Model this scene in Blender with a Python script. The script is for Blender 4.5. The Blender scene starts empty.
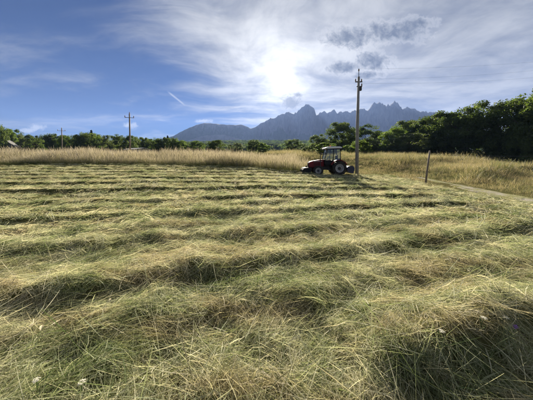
import bpy, bmesh, math, random
import numpy as np
from mathutils import Vector, Matrix

rng = np.random.default_rng(7)
random.seed(7)
scene = bpy.context.scene
COL = scene.collection
R = math.radians

# ------------------------------------------------------------------ camera
F = 210.0                       # focal length in the photograph's pixels (533 wide)
EYE = 1.6
HOR = 160.0                     # row of the level horizon in the photograph
cam_d = bpy.data.cameras.new("camera")
cam = bpy.data.objects.new("camera", cam_d)
COL.objects.link(cam)
TILT = 1.5
cam.location = (0, 0, EYE)
cam.rotation_euler = (R(90 - TILT), 0, 0)
cam_d.sensor_width = 36.0
cam_d.lens = 36.0 * F / 533.0
cam_d.shift_y = -((200 - F * math.tan(R(TILT))) - HOR) / 533.0
cam_d.clip_start = 0.05
cam_d.clip_end = 20000
scene.camera = cam

# ------------------------------------------------------------------ light
SUN_EL, SUN_AZ = R(21.5), R(4.0)          # azimuth measured from +Y towards +X
SUN_DIR = Vector((math.sin(SUN_AZ) * math.cos(SUN_EL), math.cos(SUN_AZ) * math.cos(SUN_EL), math.sin(SUN_EL)))
sun_d = bpy.data.lights.new("sun", 'SUN')
sun_d.energy = 5.0
sun_d.angle = R(0.55)
sun_d.color = (1.0, 0.90, 0.74)
sun = bpy.data.objects.new("sun", sun_d)
COL.objects.link(sun)
sun.location = (20, 200, 90)
sun.rotation_euler = (-SUN_DIR).to_track_quat('-Z', 'Y').to_euler()

vs = scene.view_settings
vs.view_transform = 'Standard'
vs.look = 'None'
vs.gamma = 1.0
vs.use_curve_mapping = False
vs.exposure = 1.8


class NG:
    """small helper to write node trees"""
    def __init__(self, tree):
        self.t = tree
        self.n = tree.nodes
        self.l = tree.links

    def node(self, typ, **kw):
        nd = self.n.new(typ)
        for k, v in kw.items():
            setattr(nd, k, v)
        return nd

    def put(self, sock, v):
        if v is None:
            return
        if hasattr(v, 'is_output'):
            self.l.new(v, sock)
        else:
            if hasattr(sock.default_value, '__len__') and hasattr(v, '__len__') and len(sock.default_value) == 4 and len(v) == 3:
                v = (*v, 1)
            sock.default_value = v

    def m(self, op, a, b=None, c=None, clamp=False):
        nd = self.node('ShaderNodeMath', operation=op, use_clamp=clamp)
        for i, v in enumerate((a, b, c)):
            self.put(nd.inputs[i], v)
        return nd.outputs[0]

    def vm(self, op, a, b=None, s=None):
        nd = self.node('ShaderNodeVectorMath', operation=op)
        self.put(nd.inputs[0], a)
        if b is not None:
            self.put(nd.inputs[1], b)
        if s is not None:
            self.put(nd.inputs['Scale'], s)
        return nd.outputs['Value'] if op in ('DOT_PRODUCT', 'LENGTH') else nd.outputs['Vector']

    def step(self, v, a, b, lo=0.0, hi=1.0):
        nd = self.node('ShaderNodeMapRange', interpolation_type='SMOOTHSTEP')
        for i, x in enumerate((v, a, b, lo, hi)):
            self.put(nd.inputs[i], x)
        return nd.outputs[0]

    def noise(self, vec, scale, detail=4, rough=0.55, dist=0.0, lac=2.0):
        nd = self.node('ShaderNodeTexNoise')
        if vec is not None:
            self.put(nd.inputs['Vector'], vec)
        nd.inputs['Scale'].default_value = scale
        nd.inputs['Detail'].default_value = detail
        nd.inputs['Roughness'].default_value = rough
        nd.inputs['Lacunarity'].default_value = lac
        nd.inputs['Distortion'].default_value = dist
        return nd.outputs['Fac']

    def mix(self, f, a, b):
        nd = self.node('ShaderNodeMix', data_type='RGBA')
        self.put(nd.inputs['Factor'], f)
        self.put(nd.inputs['A'], None)
        ia = [i for i in nd.inputs if i.name == 'A' and i.type == 'RGBA'][0]
        ib = [i for i in nd.inputs if i.name == 'B' and i.type == 'RGBA'][0]
        self.put(ia, a)
        self.put(ib, b)
        return [o for o in nd.outputs if o.type == 'RGBA'][0]

    def ramp(self, f, stops):
        nd = self.node('ShaderNodeValToRGB')
        self.put(nd.inputs[0], f)
        el = nd.color_ramp.elements
        while len(el) < len(stops):
            el.new(0.5)
        for e, (p, c) in zip(el, stops):
            e.position = p
            e.color = (*c, 1)
        return nd.outputs[0]

    def comb(self, x, y, z):
        nd = self.node('ShaderNodeCombineXYZ')
        for i, v in enumerate((x, y, z)):
            self.put(nd.inputs[i], v)
        return nd.outputs[0]

    def sep(self, v):
        nd = self.node('ShaderNodeSeparateXYZ')
        self.put(nd.inputs[0], v)
        return nd.outputs

# ------------------------------------------------------------------ sky
world = bpy.data.worlds.new("World")
scene.world = world
world.use_nodes = True
world.node_tree.nodes.clear()
g = NG(world.node_tree)
sky = g.node('ShaderNodeTexSky', sky_type='NISHITA')
sky.sun_disc = False
sky.sun_elevation = SUN_EL
sky.sun_rotation = SUN_AZ
sky.altitude = 700
sky.air_density = 1.0
sky.dust_density = 0.25
sky.ozone_density = 4.0
d = g.vm('NORMALIZE', g.node('ShaderNodeTexCoord').outputs['Generated'])
dx, dy, dz = g.sep(d)
cosang = g.vm('DOT_PRODUCT', d, tuple(SUN_DIR))
# high thin cloud, laid on a flat layer overhead
zz = g.m('ADD', g.m('MAXIMUM', dz, 0.0), 0.10)
flat = g.comb(g.m('DIVIDE', dx, zz), g.m('DIVIDE', dy, zz), 0.0)
warp = g.vm('SCALE', g.comb(g.m('SUBTRACT', g.noise(flat, 0.55, 3), 0.5), g.m('SUBTRACT', g.noise(g.vm('ADD', flat, (7.3, 2.1, 0)), 0.55, 3), 0.5), 0.0), s=1.1)
fl2 = g.vm('ADD', flat, warp)
rot = g.node('ShaderNodeMapping')
rot.inputs['Rotation'].default_value = (0, 0, R(-52))
rot.inputs['Scale'].default_value = (0.42, 1.5, 1.0)
g.put(rot.inputs['Vector'], fl2)
streak = g.noise(rot.outputs[0], 1.15, 8, 0.60, 0.25)
fine = g.noise(fl2, 2.6, 8, 0.62)
edge = g.vm('DOT_PRODUCT', d, (0.703, 0.085, 0.703))
veil = g.step(g.m('ADD', edge, g.m('MULTIPLY', g.m('SUBTRACT', streak, 0.5), 1.1)), -0.10, 0.40)
veil = g.m('MULTIPLY', veil, g.step(g.m('ADD', g.m('MULTIPLY', streak, 0.55), g.m('MULTIPLY', fine, 0.45)), 0.30, 0.62, 0.62, 1.0))
wisps = g.m('MULTIPLY', g.step(g.m('ADD', g.m('MULTIPLY', streak, 0.7), g.m('MULTIPLY', fine, 0.3)), 0.45, 0.68), 0.50)
veil = g.m('MAXIMUM', veil, wisps)
# forward scattering in the thin cloud round the sun
ang = g.m('ARCCOSINE', g.m('MINIMUM', cosang, 0.99999))
glow_wide = g.m('POWER', 2.718, g.m('MULTIPLY', ang, -3.6))
glow_mid = g.m('POWER', 2.718, g.m('MULTIPLY', ang, -9.0))
glow_core = g.m('POWER', 2.718, g.m('MULTIPLY', g.m('MULTIPLY', ang, ang), -1100.0))
tex = g.step(g.m('ADD', g.m('MULTIPLY', streak, 0.5), g.m('MULTIPLY', fine, 0.5)), 0.34, 0.66, 0.64, 1.14)
cl_b = g.m('MULTIPLY', tex, g.m('ADD', 2.85, g.m('ADD', g.m('MULTIPLY', glow_wide, 3.7), g.m('MULTIPLY', glow_mid, 1.8))))
cl_col = g.vm('SCALE', g.mix(g.m('MULTIPLY', glow_wide, 1.2, clamp=True), (0.97, 0.985, 0.99), (1.0, 0.99, 0.95)), s=cl_b)
skyc = g.vm('MULTIPLY', sky.outputs[0], (0.058, 0.145, 0.27))
col = g.mix(g.m('MULTIPLY', veil, 0.93), skyc, cl_col)
# low cumulus scraps: (bearing, height, half width, half height) in a gnomonic map about north
gx = g.m('DIVIDE', dx, g.m('MAXIMUM', dy, 0.02))
gz = g.m('DIVIDE', dz, g.m('MAXIMUM', dy, 0.02))
gn = g.comb(gx, gz, 0.0)


def cumulus(blobs, dark, fine_=1.0):
    global col
    acc = None
    for (bx_, bz_, hw, hh) in blobs:
        a = g.m('DIVIDE', g.m('SUBTRACT', gx, bx_), hw)
        b = g.m('DIVIDE', g.m('SUBTRACT', gz, bz_), hh)
        v = g.m('SUBTRACT', 1.0, g.m('SQRT', g.m('ADD', g.m('MULTIPLY', a, a), g.m('MULTIPLY', b, b))))
        acc = v if acc is None else g.m('MAXIMUM', acc, v)
    n = g.m('ADD', g.m('MULTIPLY', g.noise(gn, 11.0 * fine_, 8, 0.66, 0.8), 0.6), g.m('MULTIPLY', g.noise(gn, 34.0 * fine_, 8, 0.68, 0.6), 0.4))
    v = g.m('ADD', g.m('MAXIMUM', acc, -1.0), g.m('MULTIPLY', g.m('SUBTRACT', n, 0.5), 3.2))
    front = g.m('MULTIPLY', g.step(dy, 0.05, 0.2), g.step(acc, -0.9, -0.1))
    soft = g.m('MULTIPLY', g.step(v, -0.28, 0.08), front)
    core = g.m('MULTIPLY', g.step(v, -0.15, 0.75), front)
    if dark:
        col = g.mix(g.m('MULTIPLY', soft, 0.32), col, (5.0, 5.05, 5.1))
        puff = g.noise(g.vm('ADD', gn, (3.3, 0.02, 0.0)), 26.0, 8, 0.68, 0.4)
        col = g.mix(g.m('MULTIPLY', core, 0.9), col, g.mix(g.step(puff, 0.35, 0.72), dark, (2.0, 2.1, 2.3)))
    else:
        col = g.mix(g.m('MULTIPLY', core, 0.8), col, (3.6, 3.8, 4.1))


cumulus([(0.40, 0.575, 0.15, 0.058), (0.60, 0.600, 0.19, 0.055), (0.71, 0.640, 0.10, 0.035), (0.50, 0.46, 0.10, 0.050), (0.375, 0.435, 0.09, 0.035), (0.47, 0.40, 0.09, 0.025)], (0.62, 0.75, 1.02))
cumulus([(0.118, 0.272, 0.055, 0.040), (0.15, 0.305, 0.025, 0.016)], (1.35, 1.5, 1.8), 2.6)
cumulus([(-1.09, 0.155, 0.05, 0.02), (-1.13, 0.14, 0.05, 0.014), (-0.645, 0.165, 0.04, 0.016), (-0.30, 0.185, 0.05, 0.010)], None, 3.0)
# short contrail
a = g.m('ADD', g.m('MULTIPLY', g.m('ADD', gx, 0.425), 0.78), g.m('MULTIPLY', g.m('SUBTRACT', gz, 0.29), -0.625))
b = g.m('ADD', g.m('MULTIPLY', g.m('ADD', gx, 0.425), 0.625), g.m('MULTIPLY', g.m('SUBTRACT', gz, 0.29), 0.78))
trail = g.m('MULTIPLY', g.m('MULTIPLY', g.step(g.m('ABSOLUTE', a), 0.03, 0.06, 1.0, 0.0), g.step(g.m('ABSOLUTE', b), 0.001, 0.006, 1.0, 0.0)), g.step(dy, 0.05, 0.2))
col = g.mix(g.m('MULTIPLY', trail, 0.6), col, (3.4, 3.6, 4.0))
# the sun itself behind the veil
col = g.vm('ADD', col, g.vm('SCALE', (1.0, 0.97, 0.90), s=g.m('ADD', g.m('MULTIPLY', glow_core, 9.0), g.m('MULTIPLY', g.m('POWER', 2.718, g.m('MULTIPLY', ang, -20.0)), 4.2))))
bg = g.node('ShaderNodeBackground')
g.put(bg.inputs['Color'], col)
bg.inputs['Strength'].default_value = 0.05
out = g.node('ShaderNodeOutputWorld')
g.l.new(bg.outputs[0], out.inputs['Surface'])
try:
    world.cycles.sampling_method = 'MANUAL'
    world.cycles.sample_map_resolution = 1024
except Exception:
    pass

# ------------------------------------------------------------------ helpers
def tag(o, label=None, cat=None, group=None, kind=None):
    if label:
        o['label'] = label
    if cat:
        o['category'] = cat
    if group:
        o['group'] = group
    if kind:
        o['kind'] = kind
    return o


def link(name, mesh, parent=None, mat=None, loc=None):
    o = bpy.data.objects.new(name, mesh)
    COL.objects.link(o)
    if parent is not None:
        o.parent = parent
    if mat is not None and mesh is not None and not mesh.materials:
        mesh.materials.append(mat)
    if loc is not None:
        o.location = loc
    return o


def empty(name, loc, rz=0.0):
    o = bpy.data.objects.new(name, None)
    COL.objects.link(o)
    o.location = loc
    o.rotation_euler = (0, 0, rz)
    o.empty_display_size = 0.2
    return o


def mesh_np(name, verts, faces, smooth=False):
    me = bpy.data.meshes.new(name)
    verts = np.asarray(verts, dtype=np.float32)
    faces = np.asarray(faces, dtype=np.int32)
    k = faces.shape[1]
    me.vertices.add(len(verts))
    me.vertices.foreach_set('co', verts.ravel())
    me.loops.add(faces.size)
    me.loops.foreach_set('vertex_index', faces.ravel())
    me.polygons.add(len(faces))
    me.polygons.foreach_set('loop_start', np.arange(0, faces.size, k, dtype=np.int32))
    try:
        me.polygons.foreach_set('loop_total', np.full(len(faces), k, dtype=np.int32))
    except Exception:
        pass
    me.update(calc_edges=True)
    if smooth:
        me.polygons.foreach_set('use_smooth', np.ones(len(faces), dtype=bool))
    return me


def attr(me, name, vals, typ='FLOAT', dom='POINT'):
    at = me.attributes.new(name, typ, dom)
    vals = np.asarray(vals)
    if typ == 'FLOAT':
        at.data.foreach_set('value', vals.astype(np.float32).ravel())
    elif typ == 'INT':
        at.data.foreach_set('value', vals.astype(np.int32).ravel())
    elif typ == 'FLOAT_VECTOR':
        at.data.foreach_set('vector', vals.astype(np.float32).ravel())


def hash2(ix, iy, seed):
    h = (ix.astype(np.int64) * 374761393 + iy.astype(np.int64) * 668265263 + seed * 974634721) & 0x7fffffff
    h = ((h ^ (h >> 13)) * 1274126177) & 0x7fffffff
    h = h ^ (h >> 16)
    return (h & 0xffff) / 65535.0


def vnoise(x, y, seed=0):
    x = np.asarray(x, float)
    y = np.asarray(y, float)
    ix, iy = np.floor(x), np.floor(y)
    fx, fy = x - ix, y - iy
    fx = fx * fx * fx * (fx * (fx * 6 - 15) + 10)
    fy = fy * fy * fy * (fy * (fy * 6 - 15) + 10)
    a = hash2(ix, iy, seed)
    b = hash2(ix + 1, iy, seed)
    c = hash2(ix, iy + 1, seed)
    dd = hash2(ix + 1, iy + 1, seed)
    return (a * (1 - fx) + b * fx) * (1 - fy) + (c * (1 - fx) + dd * fx) * fy - 0.5


def fbm(x, y, oct=4, seed=0, gain=0.5):
    s, a = 0, 1.0
    for i in range(oct):
        s = s + a * vnoise(x * 2 ** i + 17.3 * i, y * 2 ** i - 9.1 * i, seed + i)
        a *= gain
    return s


def smooth(a, b, v):
    t = np.clip((np.asarray(v, float) - a) / (b - a), 0, 1)
    return t * t * (3 - 2 * t)

# ------------------------------------------------------------------ materials
def mat_new(name):
    m = bpy.data.materials.new(name)
    m.use_nodes = True
    m.node_tree.nodes.clear()
    return m, NG(m.node_tree)


def finish(gg, surf, vol=None):
    o = gg.node('ShaderNodeOutputMaterial')
    if surf is not None:
        gg.l.new(surf, o.inputs['Surface'])
    if vol is not None:
        gg.l.new(vol, o.inputs['Volume'])


def pbsdf(gg, col, rough=0.7, metal=0.0, spec=0.4, normal=None, coat=0.0):
    p = gg.node('ShaderNodeBsdfPrincipled')
    gg.put(p.inputs['Base Color'], col)
    gg.put(p.inputs['Roughness'], rough)
    gg.put(p.inputs['Metallic'], metal)
    gg.put(p.inputs['Specular IOR Level'], spec)
    gg.put(p.inputs['Coat Weight'], coat)
    if normal is not None:
        gg.l.new(normal, p.inputs['Normal'])
    return p.outputs[0]


def bump(gg, h, strength=0.3, dist=0.02):
    b = gg.node('ShaderNodeBump')
    b.inputs['Strength'].default_value = strength
    b.inputs['Distance'].default_value = dist
    gg.put(b.inputs['Height'], h)
    return b.outputs[0]


def simple_mat(name, col, rough=0.6, metal=0.0, spec=0.4, var=0.25, scale=6.0, coat=0.0, dirt=None):
    m, gg = mat_new(name)
    tc = gg.node('ShaderNodeTexCoord').outputs['Object']
    n = gg.noise(tc, scale, 5, 0.6)
    c = gg.mix(n, tuple(x * (1 - var) for x in col), tuple(min(1, x * (1 + var)) for x in col))
    if dirt is not None:
        n2 = gg.noise(tc, scale * 0.6, 6, 0.7)
        c = gg.mix(gg.m('MULTIPLY', gg.step(n2, 0.48, 0.7), 0.7), c, dirt)
    finish(gg, pbsdf(gg, c, rough, metal, spec, bump(gg, gg.noise(tc, scale * 6, 3), 0.08, 0.01), coat))
    return m


def grass_mat(name, ramp, patch_ramp, patch_scale, patch_amt, trans=0.38, tipramp=None, rough=0.62):
    """ribbon material: hue from the strand's own number, the clump's tint and the patch of field it lies in"""
    m, gg = mat_new(name)
    a = gg.node('ShaderNodeAttribute', attribute_name='var').outputs['Fac']
    along = gg.node('ShaderNodeAttribute', attribute_name='along').outputs['Fac']
    tint = gg.node('ShaderNodeAttribute', attribute_name='tint').outputs['Fac']
    pos = gg.node('ShaderNodeNewGeometry').outputs['Position']
    p1 = gg.noise(pos, patch_scale, 4, 0.6)
    p2 = gg.noise(gg.vm('MULTIPLY', gg.vm('ADD', pos, (31, 17, 5)), (0.45, 1.3, 1.0)), patch_scale * 2.2, 5, 0.65)
    f = gg.m('ADD', gg.m('MULTIPLY', a, 0.50), gg.m('ADD', gg.m('MULTIPLY', tint, 0.34), gg.m('MULTIPLY', gg.m('SUBTRACT', p1, 0.43), 1.3)))
    c = gg.ramp(f, ramp)
    c2 = gg.ramp(a, patch_ramp)
    c = gg.mix(gg.m('MULTIPLY', gg.step(p2, 0.47, 0.62), patch_amt), c, c2)
    if tipramp:
        tf = gg.step(along, tipramp[0], tipramp[1])
        c = gg.mix(gg.m('MULTIPLY', tf, tipramp[3]), c, gg.ramp(gg.m('ADD', gg.m('MULTIPLY', a, 0.7), gg.m('MULTIPLY', tint, 0.3)), tipramp[2]))
    s = pbsdf(gg, c, rough, 0, 0.18)
    t = gg.node('ShaderNodeBsdfTranslucent')
    gg.put(t.inputs['Color'], gg.vm('MULTIPLY', c, (1.08, 1.06, 0.86)))
    mx = gg.node('ShaderNodeMixShader')
    mx.inputs[0].default_value = trans
    gg.l.new(s, mx.inputs[1])
    gg.l.new(t.outputs[0], mx.inputs[2])
    finish(gg, mx.outputs[0])
    return m


GREEN = (0.055, 0.095, 0.018)
OLIVE = (0.115, 0.135, 0.035)
PALE = (0.22, 0.24, 0.085)
STRAW = (0.40, 0.33, 0.15)
BROWN = (0.20, 0.125, 0.07)
M_hay = grass_mat('cut_grass_blades', [(0.02, (0.065, 0.11, 0.033)), (0.26, (0.19, 0.235, 0.10)), (0.52, (0.41, 0.42, 0.26)), (0.88, (0.72, 0.67, 0.49))],
                  [(0.0, (0.17, 0.11, 0.065)), (0.5, (0.36, 0.26, 0.165)), (1.0, (0.56, 0.46, 0.31))], 0.85, 0.52, 0.44)
M_tall = grass_mat('standing_grass_blades', [(0.1, (0.07, 0.11, 0.025)), (0.45, (0.15, 0.17, 0.05)), (0.9, (0.30, 0.27, 0.14))],
                   [(0.0, (0.09, 0.12, 0.03)), (1.0, (0.22, 0.2, 0.07))], 0.25, 0.5, 0.42,
                   (0.35, 0.85, [(0.0, (0.25, 0.20, 0.15)), (0.5, (0.38, 0.32, 0.25)), (1.0, (0.52, 0.46, 0.38))], 0.9))
M_dry = grass_mat('dry_meadow_blades', [(0.02, (0.08, 0.105, 0.035)), (0.3, (0.21, 0.195, 0.085)), (0.65, (0.40, 0.325, 0.185)), (1.0, (0.54, 0.46, 0.31))],
                  [(0.0, (0.08, 0.115, 0.04)), (1.0, (0.21, 0.22, 0.10))], 0.30, 0.8, 0.42)

# ------------------------------------------------------------------ terrain
COLS = [-60, 150, 250, 300, 330, 400, 470, 533, 640]
PROF = [
    [(4, 0), (8, .10), (15, .55), (22, 1.13), (28, 1.85), (35, 1.95), (60, 1.9), (100, 3.0), (300, 10), (600, 34), (900, 62), (1500, 95), (2400, 120), (4900, 150)],
    [(4, 0), (8, .10), (15, .55), (22, 1.13), (28, 1.80), (35, 1.90), (60, 2.0), (100, 3.2), (300, 10), (600, 36), (900, 70), (1500, 115), (2400, 150), (4900, 150)],
    [(4, 0), (8, .08), (14, .45), (19, .86), (24, 1.25), (35, 1.40), (60, 2.3), (100, 4.0), (300, 13), (600, 40), (900, 78), (1500, 130), (2400, 160), (4900, 150)],
    [(4, 0), (8, .06), (14, .35), (18, .60), (24, .90), (35, 1.4), (60, 2.8), (100, 4.6), (300, 14), (600, 40), (900, 78), (1500, 130), (2400, 160), (4900, 150)],
    [(4, 0), (8, .04), (14, .25), (17, .386), (24, .65), (35, 1.2), (60, 2.6), (100, 4.8), (300, 14), (600, 40), (900, 78), (1500, 130), (2400, 160), (4900, 150)],
    [(4, 0), (8, .0), (14, .15), (20, .40), (35, 1.2), (60, 2.6), (100, 4.5), (300, 14), (600, 40), (900, 78), (1500, 130), (2400, 160), (4900, 150)],
    [(4, 0), (8, .0), (14, .08), (20, .25), (30, .65), (45, 1.2), (100, 2.5), (300, 12), (600, 38), (900, 70), (1500, 120), (2400, 150), (4900, 150)],
    [(4, 0), (8, .0), (14, .02), (20, .08), (40, .30), (60, .7), (100, 1.5), (300, 10), (600, 34), (900, 62), (1500, 100), (2400, 130), (4900, 150)],
    [(4, 0), (8, .0), (14, .02), (20, .05), (40, .15), (100, 1.0), (300, 10), (600, 34), (900, 60), (1500, 95), (2400, 120), (4900, 150)],
]


def base_z(x, y):
    x = np.asarray(x, float)
    y = np.asarray(y, float)
    yy = np.maximum(y, 0.01)
    px = 266.5 + F * x / np.maximum(yy, 5.0)
    r = np.where(y > 0, yy, 0.01)
    r = np.maximum(r, 0.0)
    rows = np.array([np.interp(np.log(np.maximum(r, 1.0)), np.log([p[0] for p in pr]), [p[1] for p in pr]) for pr in PROF])
    px = np.clip(px, COLS[0], COLS[-1])
    z = np.zeros_like(x)
    for i in range(len(COLS) - 1):
        m = (px >= COLS[i]) & (px <= COLS[i + 1])
        t = (px - COLS[i]) / (COLS[i + 1] - COLS[i])
        t = t * t * (3 - 2 * t)
        z = np.where(m, rows[i] * (1 - t) + rows[i + 1] * t, z)
    # grassy terrace steps in the meadow on the right
    nx, ny = -0.545, 0.838

    def step_line(x0, y0, h, soft, s0, s1):
        t_ = (x - x0) * nx + (y - y0) * ny + 0.5 * vnoise(x * 0.3, y * 0.3, 91)
        along = (x - x0) * ny - (y - y0) * nx
        return h * smooth(-soft, soft, t_) * smooth(s0, s0 + 4, along) * (1 - smooth(s1, s1 + 10, along))
    z = z + step_line(13.5, 14.0, 0.60, 0.35, 0.0, 60) + step_line(13.0, 21.0, 0.50, 0.4, -1.0, 18)
    return z


def rim_y(x):
    """front edge of the standing grass"""
    return np.interp(x, [-60, -28, -12, -1.4, 2.9, 4.0], [23, 22, 21.6, 19.0, 17.4, 17.2]) + 0.35 * vnoise(np.asarray(x, float) * 0.5, 0 * np.asarray(x, float), 5)


ROWS = [(1.46, .20, .25, 1.0), (2.3, .22, .07, 0.0), (3.15, .28, .145, 0.0), (4.5, .2, .09, 0.0), (5.2, .2, .06, 0.0), (6.12, .18, .16, 0.0), (7.1, .15, .07, 0.0), (8.15, .14, .14, 0.0), (9.0, .1, .06, 0.0),
        (9.95, .09, .16, 0.0), (10.8, .08, .06, 0.0), (11.6, .06, .13, 0.0), (12.3, .05, .05, 0.0), (13.1, .04, .13, 0.0), (13.8, .03, .06, 0.0),
        (14.6, .02, .12, 0.0), (15.3, .0, .06, 0.0), (16.0, .0, .12, 0.0), (17.3, -.02, .12, 0.0), (18.7, -.03, .12, 0.0), (20.1, -.03, .12, 0.0), (21.2, -.03, .1, 0.0)]


def field_mask(x, y):
    x = np.asarray(x, float)
    y = np.asarray(y, float)
    left = np.where(x < 4.0, rim_y(np.minimum(x, 4.0)), 17.2 - 0.0 * x)
    yb = np.where(x < 7.0, left, 17.2 + (x - 7.0) * 0.1)
    edge = np.minimum(yb - y, (9.4 + 0.09 * (y - 8)) - x)
    return smooth(-0.25, 0.25, edge + 0.4 * vnoise(x * 0.9, y * 0.9, 33))


def row_z(x, y):
    x = np.asarray(x, float)
    y = np.asarray(y, float)
    z = np.zeros_like(x)
    for i, (c, s, amp, side) in enumerate(ROWS):
        xe = np.clip(x, -14, 11)
        cy = c + s * xe + 0.30 * vnoise(x * 0.55, 0 * x + i * 3.7, 11) * min(1, c / 5) + 0.16 * vnoise(x * 1.7, 0 * x + i, 12) + 0.10 * vnoise(x * 4.3, 0 * x + i, 15)
        t = y - cy
        a = amp * (0.92 + 0.55 * vnoise(x * 0.6, 0 * x + i * 5.1, 13) + 0.35 * vnoise(x * 2.3, 0 * x + i * 2.3, 14)) * (1 - 0.75 * smooth(6.0, 8.5, x))
        if side:
            a = a * smooth(0.55, 1.25, x) + 0.05 * smooth(0.6, -0.5, x)
        prof = np.where(t < 0, np.exp(-(t / 0.12) ** 2), np.exp(-(t / 0.42) ** 2))
        z = np.maximum(z, a * prof)
    nearf = 1 - 0.6 * smooth(4, 9, y)
    z = z + nearf * (0.05 * fbm(x * 1.3, y * 1.9, 3, 21) + 0.06 * vnoise(x * 3.1, y * 4.3, 25) + 0.055 * vnoise(x * 7.3, y * 9.1, 26))
    return z


def ground_z(x, y):
    m = field_mask(x, y)
    near = smooth(70, 25, np.hypot(x, y))
    return base_z(x, y) + m * row_z(x, y) + (1 - m) * near * 0.10 * fbm(np.asarray(x) * 0.35, np.asarray(y) * 0.35, 3, 44)


def gz1(x, y):
    return float(ground_z(np.array([x], float), np.array([y], float))[0])


def at_px(px, dist, py=None):
    """world x for a photo column at a distance, and height for a photo row"""
    x = (px - 266.5) / F * dist
    return x if py is None else (x, EYE + (HOR - py) / F * dist)


# ground sheet: a fan of rings round the viewpoint, out to the foot of the mountains and beyond
rr = [0.35]
while rr[-1] < 4850:
    r0 = rr[-1]
    rr.append(r0 * (1.011 if 1.0 < r0 < 26 else 1.05))
rr = np.array(rr)
th = np.concatenate([np.linspace(-57, 57, 400), np.linspace(57, 303, 50)[1:-1]])
th = np.radians(th)
TT, RRr = np.meshgrid(th, rr)
gxv, gyv = RRr * np.sin(TT), RRr * np.cos(TT)
gzv = ground_z(gxv, gyv)
nt, nr = len(th), len(rr)
verts = np.stack([gxv.ravel(), gyv.ravel(), gzv.ravel()], 1)
ii, jj = np.meshgrid(np.arange(nr - 1), np.arange(nt), indexing='ij')
j2 = (jj + 1) % nt
faces = np.stack([ii * nt + jj, ii * nt + j2, (ii + 1) * nt + j2, (ii + 1) * nt + jj], -1).reshape(-1, 4)
gm = mesh_np('ground', verts, faces[:, ::-1], True)
attr(gm, 'field', field_mask(gxv, gyv))
M_ground, gg = mat_new('meadow_soil')
pos = gg.node('ShaderNodeNewGeometry').outputs['Position']
fld = gg.node('ShaderNodeAttribute', attribute_name='field').outputs['Fac']
n1 = gg.noise(pos, 5.0, 10, 0.75)
n2 = gg.noise(pos, 0.25, 8, 0.65)
n3 = gg.noise(pos, 0.02, 6, 0.6)
cf = gg.ramp(n1, [(0.3, (0.035, 0.038, 0.014)), (0.5, (0.075, 0.075, 0.028)), (0.72, (0.16, 0.135, 0.06))])
cm = gg.mix(gg.step(n2, 0.38, 0.62), gg.ramp(n1, [(0.3, (0.05, 0.05, 0.022)), (0.7, (0.14, 0.12, 0.055))]), gg.ramp(n1, [(0.3, (0.04, 0.05, 0.016)), (0.7, (0.13, 0.12, 0.05))]))
cm = gg.mix(gg.step(n3, 0.52, 0.62), cm, (0.07, 0.10, 0.028))
finish(gg, pbsdf(gg, gg.mix(fld, cm, cf), 1.0, 0, 0.0, bump(gg, n1, 0.5, 0.05)))
ground = link('ground', gm, None, M_ground)
tag(ground, 'mown hay field and dry meadow ground rising to the foothills', 'ground', kind='structure')

# gravel track, right
pts = [(9.4, 3.0), (9.9, 5.5), (10.35, 8.0), (10.75, 10.0), (11.15, 12.0), (11.5, 14.0), (11.7, 15.2), (11.8, 16.2)]
pts = np.array(pts)
tpar = np.linspace(0, len(pts) - 1, 140)
pcx = np.interp(tpar, np.arange(len(pts)), pts[:, 0])
pcy = np.interp(tpar, np.arange(len(pts)), pts[:, 1])
ker = np.ones(15) / 15
pcx = np.convolve(np.pad(pcx, 7, mode='edge'), ker, 'valid')
pcy = np.convolve(np.pad(pcy, 7, mode='edge'), ker, 'valid')
tx, ty = np.gradient(pcx), np.gradient(pcy)
ln = np.hypot(tx, ty)
nxp, nyp = ty / ln, -tx / ln
PW = 13
pv = []
for k in range(PW):
    s = -1 + 2 * k / (PW - 1)
    w = 0.55 + 0.5 * vnoise(tpar * 0.9, 0 * tpar + (3 if s > 0 else 9), 71)
    X, Y = pcx + nxp * w * s, pcy + nyp * w * s
    zc = base_z(X, Y) + 0.06 * (1 - abs(s) ** 6) + 0.03 * (abs(abs(s) - 0.45) < 0.2) * -1.0 + 0.02 * vnoise(X * 3, Y * 3, 5)
    if k in (0, PW - 1):
        zc = zc - 0.25
    pv.append(np.stack([X, Y, zc], 1))
pv = np.array(pv)
na = pv.shape[1]
ii, jj = np.meshgrid(np.arange(PW - 1), np.arange(na - 1), indexing='ij')
pf = np.stack([ii * na + jj, ii * na + jj + 1, (ii + 1) * na + jj + 1, (ii + 1) * na + jj], -1).reshape(-1, 4)
pm = mesh_np('path', pv.reshape(-1, 3), pf, True)
M_path, gg = mat_new('gravel')
pos = gg.node('ShaderNodeNewGeometry').outputs['Position']
n1 = gg.noise(pos, 30, 6, 0.7)
n2 = gg.noise(pos, 1.2, 5, 0.6)
c = gg.ramp(n1, [(0.3, (0.17, 0.155, 0.12)), (0.7, (0.42, 0.39, 0.32))])
c = gg.mix(gg.m('MULTIPLY', gg.step(n2, 0.36, 0.58), 0.9), c, (0.20, 0.20, 0.085))
finish(gg, pbsdf(gg, c, 1.0, 0, 0.0, bump(gg, n1, 0.6, 0.02)))
path = link('path', pm, None, M_path)
tag(path, 'pale gravel farm track at the right edge of the hay field', 'track', kind='structure')


def path_dist(x, y):
    x = np.asarray(x, float)
    y = np.asarray(y, float)
    c = np.interp(y, pcy, pcx)
    return np.where((y > 3) & (y < 16), np.abs(x - c), 99.0)

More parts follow.
